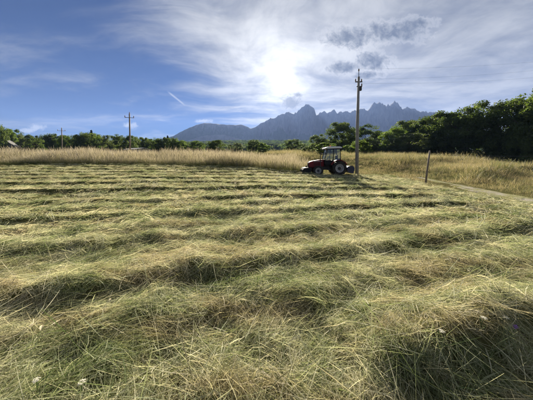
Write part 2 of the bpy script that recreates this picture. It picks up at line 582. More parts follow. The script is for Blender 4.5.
# ------------------------------------------------------------------ mountains
RIDGE = [(140, 143), (150, 141), (162, 139), (173.5, 136), (185, 130), (197, 125), (205, 123), (216, 124), (227, 125), (242, 125), (251, 128.5), (256, 127), (261, 123.5), (268, 120), (275, 117.4), (283, 113.4),
         (290, 113), (294, 114), (300, 109), (304.5, 105.6), (307, 104.7), (310, 105), (313.6, 108), (316, 115.7), (318, 114), (320.4, 112.3), (323.8, 111.0), (327, 113.6), (330.5, 111.6), (334, 111.0), (337, 114.2),
         (341, 112.8), (345, 111.5), (350, 112.5), (353, 111.4), (357, 111.6), (361, 109.7), (364, 108.8), (367.8, 110.6), (370.6, 106.9), (373.5, 103.7), (378, 103.1), (382.8, 104.6), (385.6, 107.2), (387, 104.4),
         (388.5, 106), (391, 104), (394, 102.0), (397, 105), (399.7, 107.8), (401.6, 109.9), (406, 107.6), (408, 108.4), (410, 110.5), (414, 108.6), (417.5, 110.3), (422, 111.6), (429, 112.5), (432.5, 111.8), (435, 113.4),
         (438, 117), (446, 121), (460, 127), (480, 131), (520, 133), (580, 137), (660, 141)]
rp = np.array(RIDGE, float)


def mountain(name, px0, px1, dist_fn, hscale, cols, rows, depth, label, mat, jag):
    pxs = np.linspace(px0, px1, cols)
    yr = np.interp(pxs, rp[:, 0], rp[:, 1])
    yr = yr - jag * 6.5 * (fbm(pxs * 0.33, 0 * pxs + 3.0, 4, 401, 0.65) * smooth(255, 275, pxs)) - jag * 1.2 * fbm(pxs * 0.3, 0 * pxs, 3, 402)
    dcrest = dist_fn(pxs)
    hc = EYE + (HOR - yr) / F * dcrest
    hc = hc * smooth(px0, px0 + 10, pxs) * hscale
    v = np.linspace(-1, 1, rows)
    V, P = np.meshgrid(v, pxs, indexing='ij')
    D = np.interp(P, pxs, dcrest)
    HC = np.interp(P, pxs, hc)
    Y = D + V * depth
    X = (P - 266.5) / F * D * (1 + 0.10 * V)
    fall = np.where(V < 0, (1 + V), (1 - V) * 0.98 + 0.02)
    # cliffs near the crest, scree and forest below
    shape = np.where(V < 0, 0.50 * np.clip(fall, 0, 1) ** 1.25 + 0.50 * smooth(0.58, 0.985, fall), fall ** 1.1)
    rid = np.clip(1 - np.abs(2 * fbm(X / 95.0, Y / 330.0, 5, 301, 0.55)), 0, 1) ** 1.5
    rid2 = np.clip(1 - np.abs(2 * fbm(X / 38.0, Y / 120.0, 4, 305, 0.55)), 0, 1)
    mid = np.clip(1 - np.abs(V) * 1.0, 0, 1)
    notcrest = smooth(0.0, 0.10, np.abs(V))
    Z = HC * shape * (1 - notcrest * jag * (1 - rid) * (0.35 + mid)) - notcrest * mid * jag * 60 * (1 - rid2)
    Z = np.maximum(Z, -10 + 120 * fall * 0)
    Z = np.where(np.abs(V) > 0.995, -20, Z)
    vv = np.stack([X.ravel(), Y.ravel(), Z.ravel()], 1)
    ii, jj = np.meshgrid(np.arange(rows - 1), np.arange(cols - 1), indexing='ij')
    ff = np.stack([ii * cols + jj, ii * cols + jj + 1, (ii + 1) * cols + jj + 1, (ii + 1) * cols + jj], -1).reshape(-1, 4)
    me = mesh_np(name, vv, ff, True)
    attr(me, 'rock', smooth(0.42, 0.62, (HC * shape / np.maximum(HC.max(), 1))).ravel())
    o = link(name, me, None, mat)
    tag(o, label, 'mountain', kind='structure')
    return o


M_rock, gg = mat_new('mountain_rock')
pos = gg.node('ShaderNodeNewGeometry').outputs['Position']
rk = gg.node('ShaderNodeAttribute', attribute_name='rock').outputs['Fac']
mp = gg.node('ShaderNodeMapping')
mp.inputs['Scale'].default_value = (0.02, 0.02, 0.006)
gg.put(mp.inputs['Vector'], pos)
n1 = gg.noise(mp.outputs[0], 1.0, 8, 0.62)
n2 = gg.noise(pos, 0.006, 6, 0.6)
rock = gg.ramp(n1, [(0.32, (0.06, 0.06, 0.065)), (0.7, (0.14, 0.138, 0.135))])
wood = gg.ramp(gg.noise(pos, 0.05, 5, 0.65), [(0.3, (0.018, 0.030, 0.014)), (0.7, (0.05, 0.07, 0.03))])
fm = gg.step(gg.m('ADD', rk, gg.m('MULTIPLY', gg.m('SUBTRACT', n2, 0.5), 1.1)), 0.35, 0.6)
finish(gg, pbsdf(gg, gg.mix(fm, wood, rock), 0.95, 0, 0.05, bump(gg, n1, 0.3, 8.0)))
mountain('mountain', 138, 660, lambda p: np.interp(p, [138, 250, 300, 660], [2500, 2650, 2900, 2900]) + 200 * np.sin(p / 37.0) * smooth(250, 300, p), 1.0, 640, 81, 1150,
         'jagged blue rock massif behind the trees at centre right', M_rock, 0.30)
mountain('mountain', 146, 300, lambda p: np.interp(p, [146, 262, 300], [2150, 2250, 2300]), np.interp(np.linspace(146, 300, 240), [146, 165, 225, 300], [0.2, 0.55, 0.72, 0.1]), 240, 61, 800,
         'lower wooded hill below the left end of the mountain ridge', M_rock, 0.20)

# ------------------------------------------------------------------ ribbons for grass
def ribbons(n, length, width, spread, elev, droop, radius, height, seg=5, seed_frac=0.0, seed_w=3.0, seed_from=.78, curl=0.25, spread_mode='dir'):
    """a tuft of n bent ribbons heading along +x (or all round); returns verts, quads, var, along"""
    L = rng.uniform(length[0], length[1], n)
    W = rng.uniform(width[0], width[1], n)
    if spread_mode == 'dir':
        hd = rng.normal(0, spread, n)
    else:
        hd = rng.uniform(-math.pi, math.pi, n)
    el = rng.uniform(elev[0], elev[1], n)
    dr = rng.uniform(droop[0], droop[1], n)
    cu = rng.normal(0, curl, n)
    rad = radius * np.sqrt(rng.uniform(0, 1, n))
    ph = rng.uniform(0, 2 * math.pi, n)
    p = np.stack([rad * np.cos(ph), rad * np.sin(ph), rng.uniform(height[0], height[1], n)], 1)
    if spread_mode == 'dir':
        p[:, 0] -= L * 0.45
    tw = rng.uniform(0, math.pi, n)
    has = rng.uniform(0, 1, n) < seed_frac
    V = np.zeros((n, seg + 1, 2, 3))
    al = np.zeros((n, seg + 1, 2))
    for k in range(seg + 1):
        t = k / seg
        h = hd + cu * t
        e = el - dr * t
        dirv = np.stack([np.cos(h) * np.cos(e), np.sin(h) * np.cos(e), np.sin(e)], 1)
        side = np.stack([-np.sin(h), np.cos(h), 0 * h], 1)
        up = np.cross(dirv, side)
        a = tw + 0.6 * t
        sd = side * np.cos(a)[:, None] + up * np.sin(a)[:, None]
        w = W * (0.75 + 0.5 * t - 1.05 * t * t)
        w = np.where(has & (t > seed_from), W * seed_w * (1.0 if t < 0.95 else 0.35), w)
        w = np.maximum(w, W * 0.15)
        V[:, k, 0] = p + sd * (w / 2)[:, None]
        V[:, k, 1] = p - sd * (w / 2)[:, None]
        al[:, k, :] = t
        p = p + dirv * (L / seg)[:, None]
        if spread_mode == 'dir':
            p[:, 2] = np.maximum(p[:, 2], -0.015 + 0.02 * rng.uniform(0, 1, n))
    idx = np.arange(n * (seg + 1) * 2).reshape(n, seg + 1, 2)
    Fq = np.stack([idx[:, :-1, 0], idx[:, :-1, 1], idx[:, 1:, 1], idx[:, 1:, 0]], -1).reshape(-1, 4)
    var = np.repeat(rng.uniform(0, 1, n), (seg + 1) * 2)
    return V.reshape(-1, 3), Fq, var, al.ravel()


class Tufts:
    """a few tufts of ribbons kept as arrays, to be laid out as one sheet of real blades"""
    def __init__(self, count, mat, parts):
        self.mat = mat
        self.items = []
        for i in range(count):
            vs_, fs_, va_, al_, off = [], [], [], [], 0
            for kw in parts:
                v, f, va, al = ribbons(**kw)
                vs_.append(v)
                fs_.append(f + off)
                va_.append(va)
                al_.append(al)
                off += len(v)
            self.items.append((np.concatenate(vs_), np.concatenate(fs_), np.concatenate(va_), np.concatenate(al_)))


def euler_mats(e):
    cx, sx = np.cos(e[:, 0]), np.sin(e[:, 0])
    cy_, sy = np.cos(e[:, 1]), np.sin(e[:, 1])
    cz, sz = np.cos(e[:, 2]), np.sin(e[:, 2])
    M = np.zeros((len(e), 3, 3))
    M[:, 0, 0], M[:, 0, 1], M[:, 0, 2] = cz * cy_, cz * sy * sx - sz * cx, cz * sy * cx + sz * sx
    M[:, 1, 0], M[:, 1, 1], M[:, 1, 2] = sz * cy_, sz * sy * sx + cz * cx, sz * sy * cx - cz * sx
    M[:, 2, 0], M[:, 2, 1], M[:, 2, 2] = -sy, cy_ * sx, cy_ * cx
    return M


def lay(name, P, rotv, scl, tint, tufts, label, cat='grass', wide=None):
    """one mesh of real blades: every tuft turned, scaled and set down at its own spot"""
    n = len(P)
    pick = rng.integers(0, len(tufts.items), n)
    MM = euler_mats(rotv) * np.asarray(scl)[:, None, None]
    Vs, Fs, va_, al_, ti_, off = [], [], [], [], [], 0
    for i, (v, f, va, al) in enumerate(tufts.items):
        k = np.where(pick == i)[0]
        if not len(k):
            continue
        W = np.einsum('nij,vj->nvi', MM[k], v) + np.asarray(P)[k][:, None, :]
        Vs.append(W.reshape(-1, 3).astype(np.float32))
        Fs.append((f[None] + (np.arange(len(k)) * len(v))[:, None, None] + off).reshape(-1, 4))
        va_.append(np.tile(va, len(k)))
        al_.append(np.tile(al, len(k)))
        ti_.append(np.repeat(np.asarray(tint)[k], len(v)))
        off += len(k) * len(v)
    me = mesh_np(name, np.concatenate(Vs), np.concatenate(Fs), True)
    attr(me, 'var', np.concatenate(va_))
    attr(me, 'along', np.concatenate(al_))
    attr(me, 'tint', np.concatenate(ti_))
    o = link(name, me, None, tufts.mat)
    tag(o, label, cat, kind='stuff')
    print('LAY', name, n, 'tufts', 2 * len(me.polygons), 'tris')
    return o


def scatter(name, P, rotv, scl, tint, col, label, cat='grass'):
    me = bpy.data.meshes.new(name)
    n = len(P)
    me.vertices.add(n)
    me.vertices.foreach_set('co', np.asarray(P, np.float32).ravel())
    attr(me, 'rot', rotv, 'FLOAT_VECTOR')
    attr(me, 'scl', scl)
    attr(me, 'pick', rng.integers(0, len(col.objects), n), 'INT')
    o = link(name, me)
    ng = bpy.data.node_groups.new(name + '_scatter', 'GeometryNodeTree')
    ng.interface.new_socket('Geometry', in_out='INPUT', socket_type='NodeSocketGeometry')
    ng.interface.new_socket('Geometry', in_out='OUTPUT', socket_type='NodeSocketGeometry')
    nd, lk = ng.nodes, ng.links
    gi, go = nd.new('NodeGroupInput'), nd.new('NodeGroupOutput')
    ci = nd.new('GeometryNodeCollectionInfo')
    ci.inputs['Collection'].default_value = col
    ci.inputs['Separate Children'].default_value = True
    ci.inputs['Reset Children'].default_value = True
    iop = nd.new('GeometryNodeInstanceOnPoints')
    iop.inputs['Pick Instance'].default_value = True

    def na_(nm, dt):
        x = nd.new('GeometryNodeInputNamedAttribute')
        x.data_type = dt
        x.inputs['Name'].default_value = nm
        return x.outputs['Attribute']
    lk.new(gi.outputs[0], iop.inputs['Points'])
    lk.new(ci.outputs[0], iop.inputs['Instance'])
    lk.new(na_('pick', 'INT'), iop.inputs['Instance Index'])
    lk.new(na_('rot', 'FLOAT_VECTOR'), iop.inputs['Rotation'])
    lk.new(na_('scl', 'FLOAT'), iop.inputs['Scale'])
    lk.new(iop.outputs[0], go.inputs[0])
    md = o.modifiers.new('scatter', 'NODES')
    md.node_group = ng
    tag(o, label, cat, kind='stuff')
    return o


def aligned(x, y, heading, tilt_noise=0.1, follow=1.0):
    """euler angles that lay +x along a heading on the local slope"""
    e = 0.10
    zx = (ground_z(x + e, y) - ground_z(x - e, y)) / (2 * e) * follow
    zy = (ground_z(x, y + e) - ground_z(x, y - e)) / (2 * e) * follow
    slope_f = zx * np.cos(heading) + zy * np.sin(heading)
    slope_s = -zx * np.sin(heading) + zy * np.cos(heading)
    ry = -np.arctan(slope_f) + rng.normal(0, tilt_noise, len(x))
    rx = np.arctan(slope_s * np.cos(np.arctan(slope_f))) + rng.normal(0, tilt_noise, len(x))
    return np.stack([rx, ry, heading], 1)


def frustum_pts(n, r0, r1, half=56, power=0.0):
    """points with density falling as r**-power over the view sector"""
    u = rng.uniform(0, 1, n)
    k = 2 - power
    r = (r0 ** k + u * (r1 ** k - r0 ** k)) ** (1 / k) if abs(k) > 1e-3 else r0 * (r1 / r0) ** u
    t = np.radians(rng.uniform(-half, half, n))
    return r * np.sin(t), r * np.cos(t)


def flow(x, y):
    return -0.15 + 2.6 * fbm(x * 0.42 + 3.1, y * 0.55 + 1.7, 3, 61) + np.where(vnoise(x * 0.7, y * 0.9, 66) > 0.12, 1.9, 0.0) * np.sign(vnoise(x * 0.3, y * 0.3, 67))


near_tufts = Tufts(22, M_hay, [
    dict(n=10, length=(.14, .52), width=(.0022, .0050), spread=.32, elev=(-.08, .30), droop=(.05, .7), radius=.07, height=(0, .045), seg=4, curl=.7),
    dict(n=7, length=(.08, .24), width=(.005, .011), spread=.9, elev=(-.1, .5), droop=(.0, 1.5), radius=.09, height=(0, .05), seg=3, curl=1.2),
    dict(n=4, length=(.25, .62), width=(.0014, .0026), spread=1.0, elev=(.0, .35), droop=(.0, .6), radius=.10, height=(.01, .06), seg=4, seed_frac=.5, seed_w=2.3, seed_from=.7, curl=.4)])
stub_tufts = Tufts(8, M_hay, [
    dict(n=10, length=(.05, .15), width=(.003, .006), spread=1, elev=(.5, 1.5), droop=(.0, .9), radius=.12, height=(-.01, .01), seg=3, curl=.5, spread_mode='round')])
far_tufts = Tufts(12, M_hay, [
    dict(n=13, length=(.22, .60), width=(.008, .014), spread=.45, elev=(-.05, .28), droop=(.1, .7), radius=.20, height=(0, .04), seg=2, seed_frac=.1, curl=.5),
    dict(n=5, length=(.10, .26), width=(.008, .014), spread=1.3, elev=(.0, 1.0), droop=(.2, 1.2), radius=.20, height=(0, .05), seg=2, curl=.8)])

# lying hay, near
x, y = frustum_pts(7000, 0.95, 6.5, 66, 1.0)
k = path_dist(x, y) > 1.3
x, y = x[k], y[k]
z = ground_z(x, y)
hd = flow(x * 1.9, y * 1.9) + rng.normal(0, 0.65, len(x))
lay('cut_grass', np.stack([x, y, z - 0.01], 1), aligned(x, y, hd, 0.20), rng.uniform(.6, 1.2, len(x)), rng.uniform(0, 1, len(x)), near_tufts,
    'long cut grass lying tangled in the foreground of the field')
x, y = frustum_pts(2600, 0.95, 8.0, 62, 0.9)
z = ground_z(x, y)
k = field_mask(x, y) > .3
x, y, z = x[k], y[k], z[k]
lay('grass_stubble', np.stack([x, y, z - 0.005], 1), aligned(x, y, flow(x, y) + rng.normal(0, .8, len(x)), 0.1), rng.uniform(.7, 1.2, len(x)), rng.uniform(0, .6, len(x)), stub_tufts,
    'short green stubble between the swaths of cut grass')
# lying hay, further off
x, y = frustum_pts(13800, 5.6, 31, 57, 1.15)
k = (field_mask(x, y) > rng.uniform(0.3, 0.7, len(x)))
x, y = x[k], y[k]
z = ground_z(x, y)
hd = flow(x * .8, y * .8) + rng.normal(0, 0.5, len(x))
lay('cut_grass', np.stack([x, y, z - 0.01], 1), aligned(x, y, hd, 0.18), rng.uniform(.65, 1.1, len(x)), rng.uniform(0, 1, len(x)), far_tufts,
    'cut grass lying in low parallel rows across the middle of the field')

# standing grass beyond the mown edge
tall_tufts = Tufts(12, M_tall, [
    dict(n=12, length=(.40, 1.35), width=(.0045, .008), spread=1, elev=(1.15, 1.55), droop=(.0, .7), radius=.24, height=(-.02, .0), seg=3, seed_frac=.8, seed_w=2.6, seed_from=.6, curl=.3, spread_mode='round'),
    dict(n=6, length=(.25, .70), width=(.010, .018), spread=1, elev=(1.0, 1.5), droop=(.3, 1.4), radius=.24, height=(-.02, .0), seg=2, curl=.5, spread_mode='round')])
n = 7300
x = rng.uniform(-36, 4.2, n)
dep = rng.uniform(0, 1, n) ** 1.7 * 15
y = rim_y(x) + dep
keep = (np.abs(x) < 1.36 * y)
keep &= ~((x > 2.9) & (np.abs(y - 17) < 1.2))
x, y = x[keep], y[keep]
z = ground_z(x, y)
hgt = 0.92 + 0.5 * fbm(x * 0.25, y * 0.25, 3, 81) + 0.25 * smooth(0, 3, y - rim_y(x))
lay('standing_grass', np.stack([x, y, z], 1), np.stack([rng.normal(0, .15, len(x)), rng.normal(.05, .15, len(x)), rng.uniform(0, 6.28, len(x))], 1),
    np.clip(hgt, .55, 1.3) * rng.uniform(.6, 1.15, len(x)), rng.uniform(0, 1, len(x)), tall_tufts, 'tall golden seeding grass still standing beyond the mown edge')

# dry meadow: right slope, behind the tractor and behind the tall grass
dry_tufts = Tufts(10, M_dry, [
    dict(n=13, length=(.16, .45), width=(.007, .014), spread=1, elev=(.7, 1.5), droop=(.0, 1.0), radius=.36, height=(-.02, .0), seg=2, curl=.4, spread_mode='round')])
x1, y1 = frustum_pts(11000, 7, 70, 54, 1.2)
x1 = np.where(rng.uniform(0, 1, len(x1)) < .8, np.abs(x1), x1)
xe, ye = rng.uniform(5.5, 26, 5200), rng.uniform(13.5, 28, 5200)
x1, y1 = np.concatenate([x1, xe]), np.concatenate([y1, ye])
k = (field_mask(x1, y1) < rng.uniform(.3, .7, len(x1))) & ((path_dist(x1, y1) > rng.uniform(.25, .8, len(x1)))) & ((x1 > 4.0) | (y1 > rim_y(np.minimum(x1, 4.0)) + 12))
x1, y1 = x1[k], y1[k]
z1 = ground_z(x1, y1)
sc = (0.72 + 0.6 * fbm(x1 * .2, y1 * .2, 3, 85)) * (1 + smooth(20, 60, y1) * .8)
sc = sc * (1 - .55 * smooth(3.0, .6, path_dist(x1, y1)))
# rougher growth on the terrace steps
for (x0, y0) in ((13.5, 14.0), (13.0, 21.0)):
    t_ = (x1 - x0) * -0.545 + (y1 - y0) * 0.838
    sc = sc * (1 + 0.9 * np.exp(-(t_ / 0.6) ** 2) * (x1 > 12))
lay('meadow_grass', np.stack([x1, y1, z1], 1), np.stack([rng.normal(0, .08, len(x1)), rng.normal(0, .08, len(x1)), rng.uniform(0, 6.28, len(x1))], 1),
    np.clip(sc, .4, 2.2) * rng.uniform(.55, 1.75, len(x1)), rng.uniform(0, 1, len(x1)), dry_tufts, 'short dry golden grass on the meadow slope right of the tractor')

# ------------------------------------------------------------------ trees
def leaf_mat(name, c0, c1, c2, trans=0.35):
    m, gg = mat_new(name)
    a = gg.node('ShaderNodeAttribute', attribute_name='var').outputs['Fac']
    ob = gg.node('ShaderNodeObjectInfo').outputs['Random']
    pos = gg.node('ShaderNodeNewGeometry').outputs['Position']
    n = gg.noise(pos, 0.5, 3)
    f = gg.m('ADD', gg.m('MULTIPLY', a, .55), gg.m('ADD', gg.m('MULTIPLY', ob, .25), gg.m('MULTIPLY', gg.m('SUBTRACT', n, .4), .7)))
    c = gg.ramp(f, [(0.1, c0), (0.5, c1), (0.9, c2)])
    s = pbsdf(gg, c, 0.6, 0, 0.12)
    t = gg.node('ShaderNodeBsdfTranslucent')
    gg.put(t.inputs['Color'], gg.vm('MULTIPLY', c, (1.25, 1.3, 0.6)))
    mx = gg.node('ShaderNodeMixShader')
    mx.inputs[0].default_value = trans
    gg.l.new(s, mx.inputs[1])
    gg.l.new(t.outputs[0], mx.inputs[2])
    finish(gg, mx.outputs[0])
    return m


M_leaf_dark = leaf_mat('dark_broadleaf', (0.04, 0.065, 0.02), (0.085, 0.12, 0.036), (0.15, 0.185, 0.06), 0.48)
M_leaf_light = leaf_mat('light_broadleaf', (0.07, 0.115, 0.028), (0.12, 0.175, 0.05), (0.19, 0.24, 0.08), 0.5)
M_leaf_grey = leaf_mat('grey_green_leaf', (0.065, 0.09, 0.045), (0.11, 0.14, 0.07), (0.16, 0.185, 0.10), 0.45)
M_leaf_con = leaf_mat('conifer_needles', (0.012, 0.026, 0.012), (0.022, 0.042, 0.018), (0.04, 0.06, 0.025), 0.15)
M_bark = simple_mat('bark', (0.10, 0.075, 0.055), 0.9, 0, 0.2, 0.4, 5.0)


def tube(path_pts, radii, sides=7):
    """tapered tube along points; returns verts, quads"""
    P = np.asarray(path_pts, float)
    n = len(P)
    V = np.zeros((n, sides, 3))
    for i in range(n):
        t = P[min(i + 1, n - 1)] - P[max(i - 1, 0)]
        t = t / (np.linalg.norm(t) + 1e-9)
        a = np.cross(t, [0.31, 0.92, 0.11])
        a /= np.linalg.norm(a) + 1e-9
        b = np.cross(t, a)
        for s in range(sides):
            an = 2 * math.pi * s / sides
            V[i, s] = P[i] + radii[i] * (a * math.cos(an) + b * math.sin(an))
    Fq = []
    for i in range(n - 1):
        for s in range(sides):
            s2 = (s + 1) % sides
            Fq.append((i * sides + s, i * sides + s2, (i + 1) * sides + s2, (i + 1) * sides + s))
    return V.reshape(-1, 3), Fq


def join_parts(parts):
    vs_, fs_, off = [], [], 0
    for v, f in parts:
        vs_.append(v)
        fs_.append(np.asarray(f) + off)
        off += len(v)
    return np.concatenate(vs_), np.concatenate(fs_)


def leaves(centers, radii, per, size, flat=0.85):
    """rhombic leaf faces spread through clusters"""
    C = np.repeat(centers, per, axis=0)
    Rr = np.repeat(radii, per)
    n = len(C)
    dv = rng.normal(0, 1, (n, 3))
    dv /= np.linalg.norm(dv, axis=1)[:, None]
    rad = Rr * rng.uniform(0, 1, n) ** 0.45
    P = C + dv * rad[:, None] * np.array([1, 1, flat])
    nrm = dv * 0.7 + rng.normal(0, .6, (n, 3)) + np.array([0, 0, .35])
    nrm /= np.linalg.norm(nrm, axis=1)[:, None]
    a = np.cross(nrm, rng.normal(0, 1, (n, 3)))
    a /= np.linalg.norm(a, axis=1)[:, None]
    b = np.cross(nrm, a)
    s = rng.uniform(size[0], size[1], n)[:, None]
    V = np.stack([P - a * s, P + b * s * .6, P + a * s, P - b * s * .6], 1).reshape(-1, 3)
    Fq = np.arange(n * 4).reshape(-1, 4)
    cv = np.repeat(np.repeat(rng.uniform(0, 1, len(centers)), per) * .55 + rng.uniform(0, .45, n), 4)
    return V, Fq, cv


TREES = {}
WID = {'oak_a': .80, 'oak_b': .75, 'oak_c': .85, 'ash_a': .73, 'ash_b': .84, 'open_a': .68, 'bush_a': 1.0, 'bush_b': 1.04, 'fir': .44}


def make_tree(key, mat, seed, rx=.36, rz=.44, cz=.55, nclu=95, per=150, leaf=(.011, .019), skirt=0.0, open_=0.0):
    global rng
    keep_rng = rng
    rng = np.random.default_rng(seed)
    cen, rad = [], []
    lobes = rng.normal(0, 1, (6, 3))
    lobes /= np.linalg.norm(lobes, axis=1)[:, None]
    lamp = rng.uniform(-.22, .25, 6)
    while len(cen) < nclu:
        dv = rng.normal(0, 1, 3)
        dv /= np.linalg.norm(dv)
        f = 1 + sum(lamp[i] * max(0, dv @ lobes[i]) ** 3 for i in range(6))
        r = rng.uniform(.35, 1) ** .6 * f
        p = np.array([dv[0] * rx * r, dv[1] * rx * r, cz + dv[2] * rz * r])
        if p[2] < 0.10:
            continue
        if dv[2] < -0.2 and not skirt:
            p[2] = cz + (p[2] - cz) * .75
        cen.append(p)
        rad.append(rng.uniform(.05, .12) * (1 - open_ * .3))
    if skirt:
        for _ in range(int(nclu * skirt)):
            an = rng.uniform(0, 6.28)
            r = rx * rng.uniform(.5, .98)
            cen.append(np.array([math.cos(an) * r, math.sin(an) * r, rng.uniform(.05, .35)]))
            rad.append(rng.uniform(.06, .1))
    cen, rad = np.array(cen), np.array(rad)
    V, Fq, cv = leaves(cen, rad, per, leaf)
    V[:, 2] *= 1.0 / np.percentile(V[:, 2], 99.7)
    V[:, :2] *= (WID[key] / 2) / np.percentile(np.abs(V[:, 0]), 98.5)
    cm_ = mesh_np(key + '_crown', V, Fq)
    attr(cm_, 'var', cv)
    cm_.materials.append(mat)
    parts = []
    tp = [np.array([0, 0, -.03])]
    for k_ in range(1, 7):
        tp.append(np.array([rng.normal(0, .008) * k_, rng.normal(0, .008) * k_, .12 * k_]))
    parts.append(tube(tp, [.028, .022, .019, .016, .012, .008, .003], 8))
    for k_ in range(16):
        tgt = cen[rng.integers(0, nclu)]
        i0 = rng.integers(1, 5)
        s = tp[i0]
        midp = (s + tgt) / 2 + np.array([0, 0, .03])
        parts.append(tube([s, midp, tgt], [.010, .006, .002], 5))
    v, f = join_parts(parts)
    tm = mesh_np(key + '_trunk', v, f, True)
    tm.materials.append(M_bark)
    TREES[key] = (tm, cm_)
    rng = keep_rng


def make_conifer(key, seed):
    global rng
    keep_rng = rng
    rng = np.random.default_rng(seed)
    cen, rad = [], []
    for h in np.linspace(.08, .985, 190):
        r = (1 - h) * .20 * rng.uniform(.3, 1.05) + .005
        an = rng.uniform(0, 6.28)
        cen.append((math.cos(an) * r, math.sin(an) * r, h - r * .25))
        rad.append(.020 + .05 * (1 - h))
    V, Fq, cv = leaves(np.array(cen), np.array(rad), 45, (.008, .014), .6)
    cm_ = mesh_np(key + '_crown', V, Fq)
    attr(cm_, 'var', cv)
    cm_.materials.append(M_leaf_con)
    v, f = tube([(0, 0, -.03), (0, 0, .4), (0, 0, .97)], [.02, .012, .003], 7)
    tm = mesh_np(key + '_trunk', v, f, True)
    tm.materials.append(M_bark)
    TREES[key] = (tm, cm_)
    rng = keep_rng


make_tree('oak_a', M_leaf_dark, 101, skirt=.35, nclu=105, per=120)
make_tree('oak_b', M_leaf_dark, 102, rx=.33, rz=.45, skirt=.35, nclu=100, per=120)
make_tree('oak_c', M_leaf_dark, 103, rx=.38, rz=.42, skirt=.3, nclu=110, per=120)
make_tree('ash_a', M_leaf_light, 104, rx=.32, rz=.45, skirt=.3, nclu=95, per=130)
make_tree('ash_b', M_leaf_grey, 105, rx=.38, rz=.44, cz=.5, skirt=.3, nclu=95, per=130)
make_tree('open_a', M_leaf_dark, 106, rx=.30, rz=.46, nclu=60, per=110, open_=.5)
make_tree('bush_a', M_leaf_light, 107, rx=.46, rz=.50, cz=.46, nclu=70, per=110, leaf=(.02, .035), skirt=.3)
make_tree('bush_b', M_leaf_dark, 108, rx=.48, rz=.50, cz=.46, nclu=75, per=110, leaf=(.02, .035), skirt=.3)
make_conifer('fir', 109)


def tree(name, key, px, ytop, dist, wpx, label, group, base=None, cat='tree'):
    x, ztop = at_px(px, dist, ytop)
    zg = gz1(x, dist) if base is None else base
    h = ztop - zg
    w = wpx / F * dist
    root = empty(name, (x, dist, zg), random.uniform(0, 6.28))
    sx = w / WID[key]
    root.scale = (sx, sx, h)
    tm, cm_ = TREES[key]
    link('trunk', tm, root)
    link('crown', cm_, root)
    tag(root, label, cat, group)
    return root


GR = 'dark broadleaf trees at the wood edge on the right'
tree('broadleaf_tree', 'oak_c', 548, 86, 38, 56, 'huge dark tree cut off by the right edge of the picture', GR)
tree('broadleaf_tree', 'oak_a', 518, 101, 44, 46, 'tall dark tree just left of the one at the right edge', GR)
tree('broadleaf_tree', 'oak_b', 491, 101, 47, 44, 'high-domed dark tree, tallest between the leaning post and right edge', GR)
tree('broadleaf_tree', 'oak_c', 465, 109.5, 51, 44, 'dark round tree left of the high-domed one at the wood edge', GR)
tree('broadleaf_tree', 'oak_a', 443, 113.5, 56, 38, 'dark tree rising right above the top of the leaning post', GR)
tree('broadleaf_tree', 'oak_b', 425, 117.5, 62, 34, 'dark tree just left of the leaning post against the mountain', GR)
tree('broadleaf_tree', 'oak_a', 408, 120.5, 70, 28, 'leftmost dark tree of the wood, below the mountain peaks', GR)
GM = 'lighter trees between the utility pole and the wood'
tree('broadleaf_tree', 'ash_a', 393, 128, 62, 24, 'pale sunlit green tree standing in front of the wood corner', GM)
tree('broadleaf_tree', 'ash_b', 409, 134, 57, 34, 'grey-green rounded tree in front of the dark wood left of leaning post', GM)
tree('broadleaf_tree', 'ash_b', 378, 138, 68, 22, 'low grey-green tree midway between pole and pale green tree', GM)
tree('broadleaf_tree', 'oak_b', 366, 126, 82, 26, 'dark tree right behind the utility pole', GM)
tree('broadleaf_tree', 'oak_a', 341, 122.5, 76, 27, 'dark round-topped tree standing above the tractor cab', 'trees behind the tractor')
tree('bush', 'bush_a', 359, 141, 47, 26, 'light green bush around the foot of the utility pole', 'bushes behind the tractor', cat='bush')
tree('bush', 'bush_a', 327, 143, 40, 24, 'light green bush directly behind the tractor roof', 'bushes behind the tractor', cat='bush')
tree('bush', 'bush_a', 309, 147, 44, 14, 'low light green bush seen over the tractor bonnet', 'bushes behind the tractor', cat='bush')
tree('broadleaf_tree', 'oak_b', 318, 135, 84, 18, 'dark tree left of the round-topped one behind the tractor', 'trees behind the tractor')
tree('broadleaf_tree', 'oak_c', 293, 139.5, 95, 17, 'small dark tree left of the tractor at the far meadow edge', 'trees in the far meadow')
tree('bush', 'bush_b', 304, 144.5, 78, 11, 'small dark bush left of the tractor windscreen', 'bushes in the far meadow', cat='bush')
tree('bush', 'bush_b', 298, 147.5, 66, 9, 'grey-green bush in the gap of pale meadow left of the tractor', 'bushes in the far meadow', cat='bush')
GC = 'trees in the far meadow'
tree('broadleaf_tree', 'oak_c', 254, 140, 84, 14, 'dark round tree in the far meadow, left of the three small bushes', GC)
tree('bush', 'bush_a', 263, 143, 62, 13, 'light green bush right of the dark round meadow tree', 'bushes in the far meadow', cat='bush')
tree('bush', 'bush_b', 274, 149, 60, 8, 'tiny bush at the right end of the bush group', 'bushes in the far meadow', cat='bush')
tree('broadleaf_tree', 'oak_a', 216, 140.5, 66, 18, 'dark round bushy tree standing out over the standing grass', GC)
tree('broadleaf_tree', 'ash_b', 236, 143, 90, 15, 'grey-green low tree between the two dark round meadow trees', GC)
tree('broadleaf_tree', 'ash_a', 197, 141, 85, 15, 'light green tree left of the dark round bushy one', GC)
tree('broadleaf_tree', 'oak_b', 185, 142, 92, 14, 'small dark tree below the left foot of the mountain', GC)
tree('fir_tree', 'fir', 168, 135.5, 105, 11, 'dark pointed fir at the left foot of the mountain', 'firs in the left tree line')
tree('fir_tree', 'fir', 173, 138, 106, 9, 'smaller fir touching the pointed one at the mountain foot', 'firs in the left tree line')
tree('fir_tree', 'fir', 92, 130, 88, 13, 'single dark fir standing above the left tree line', 'firs in the left tree line')
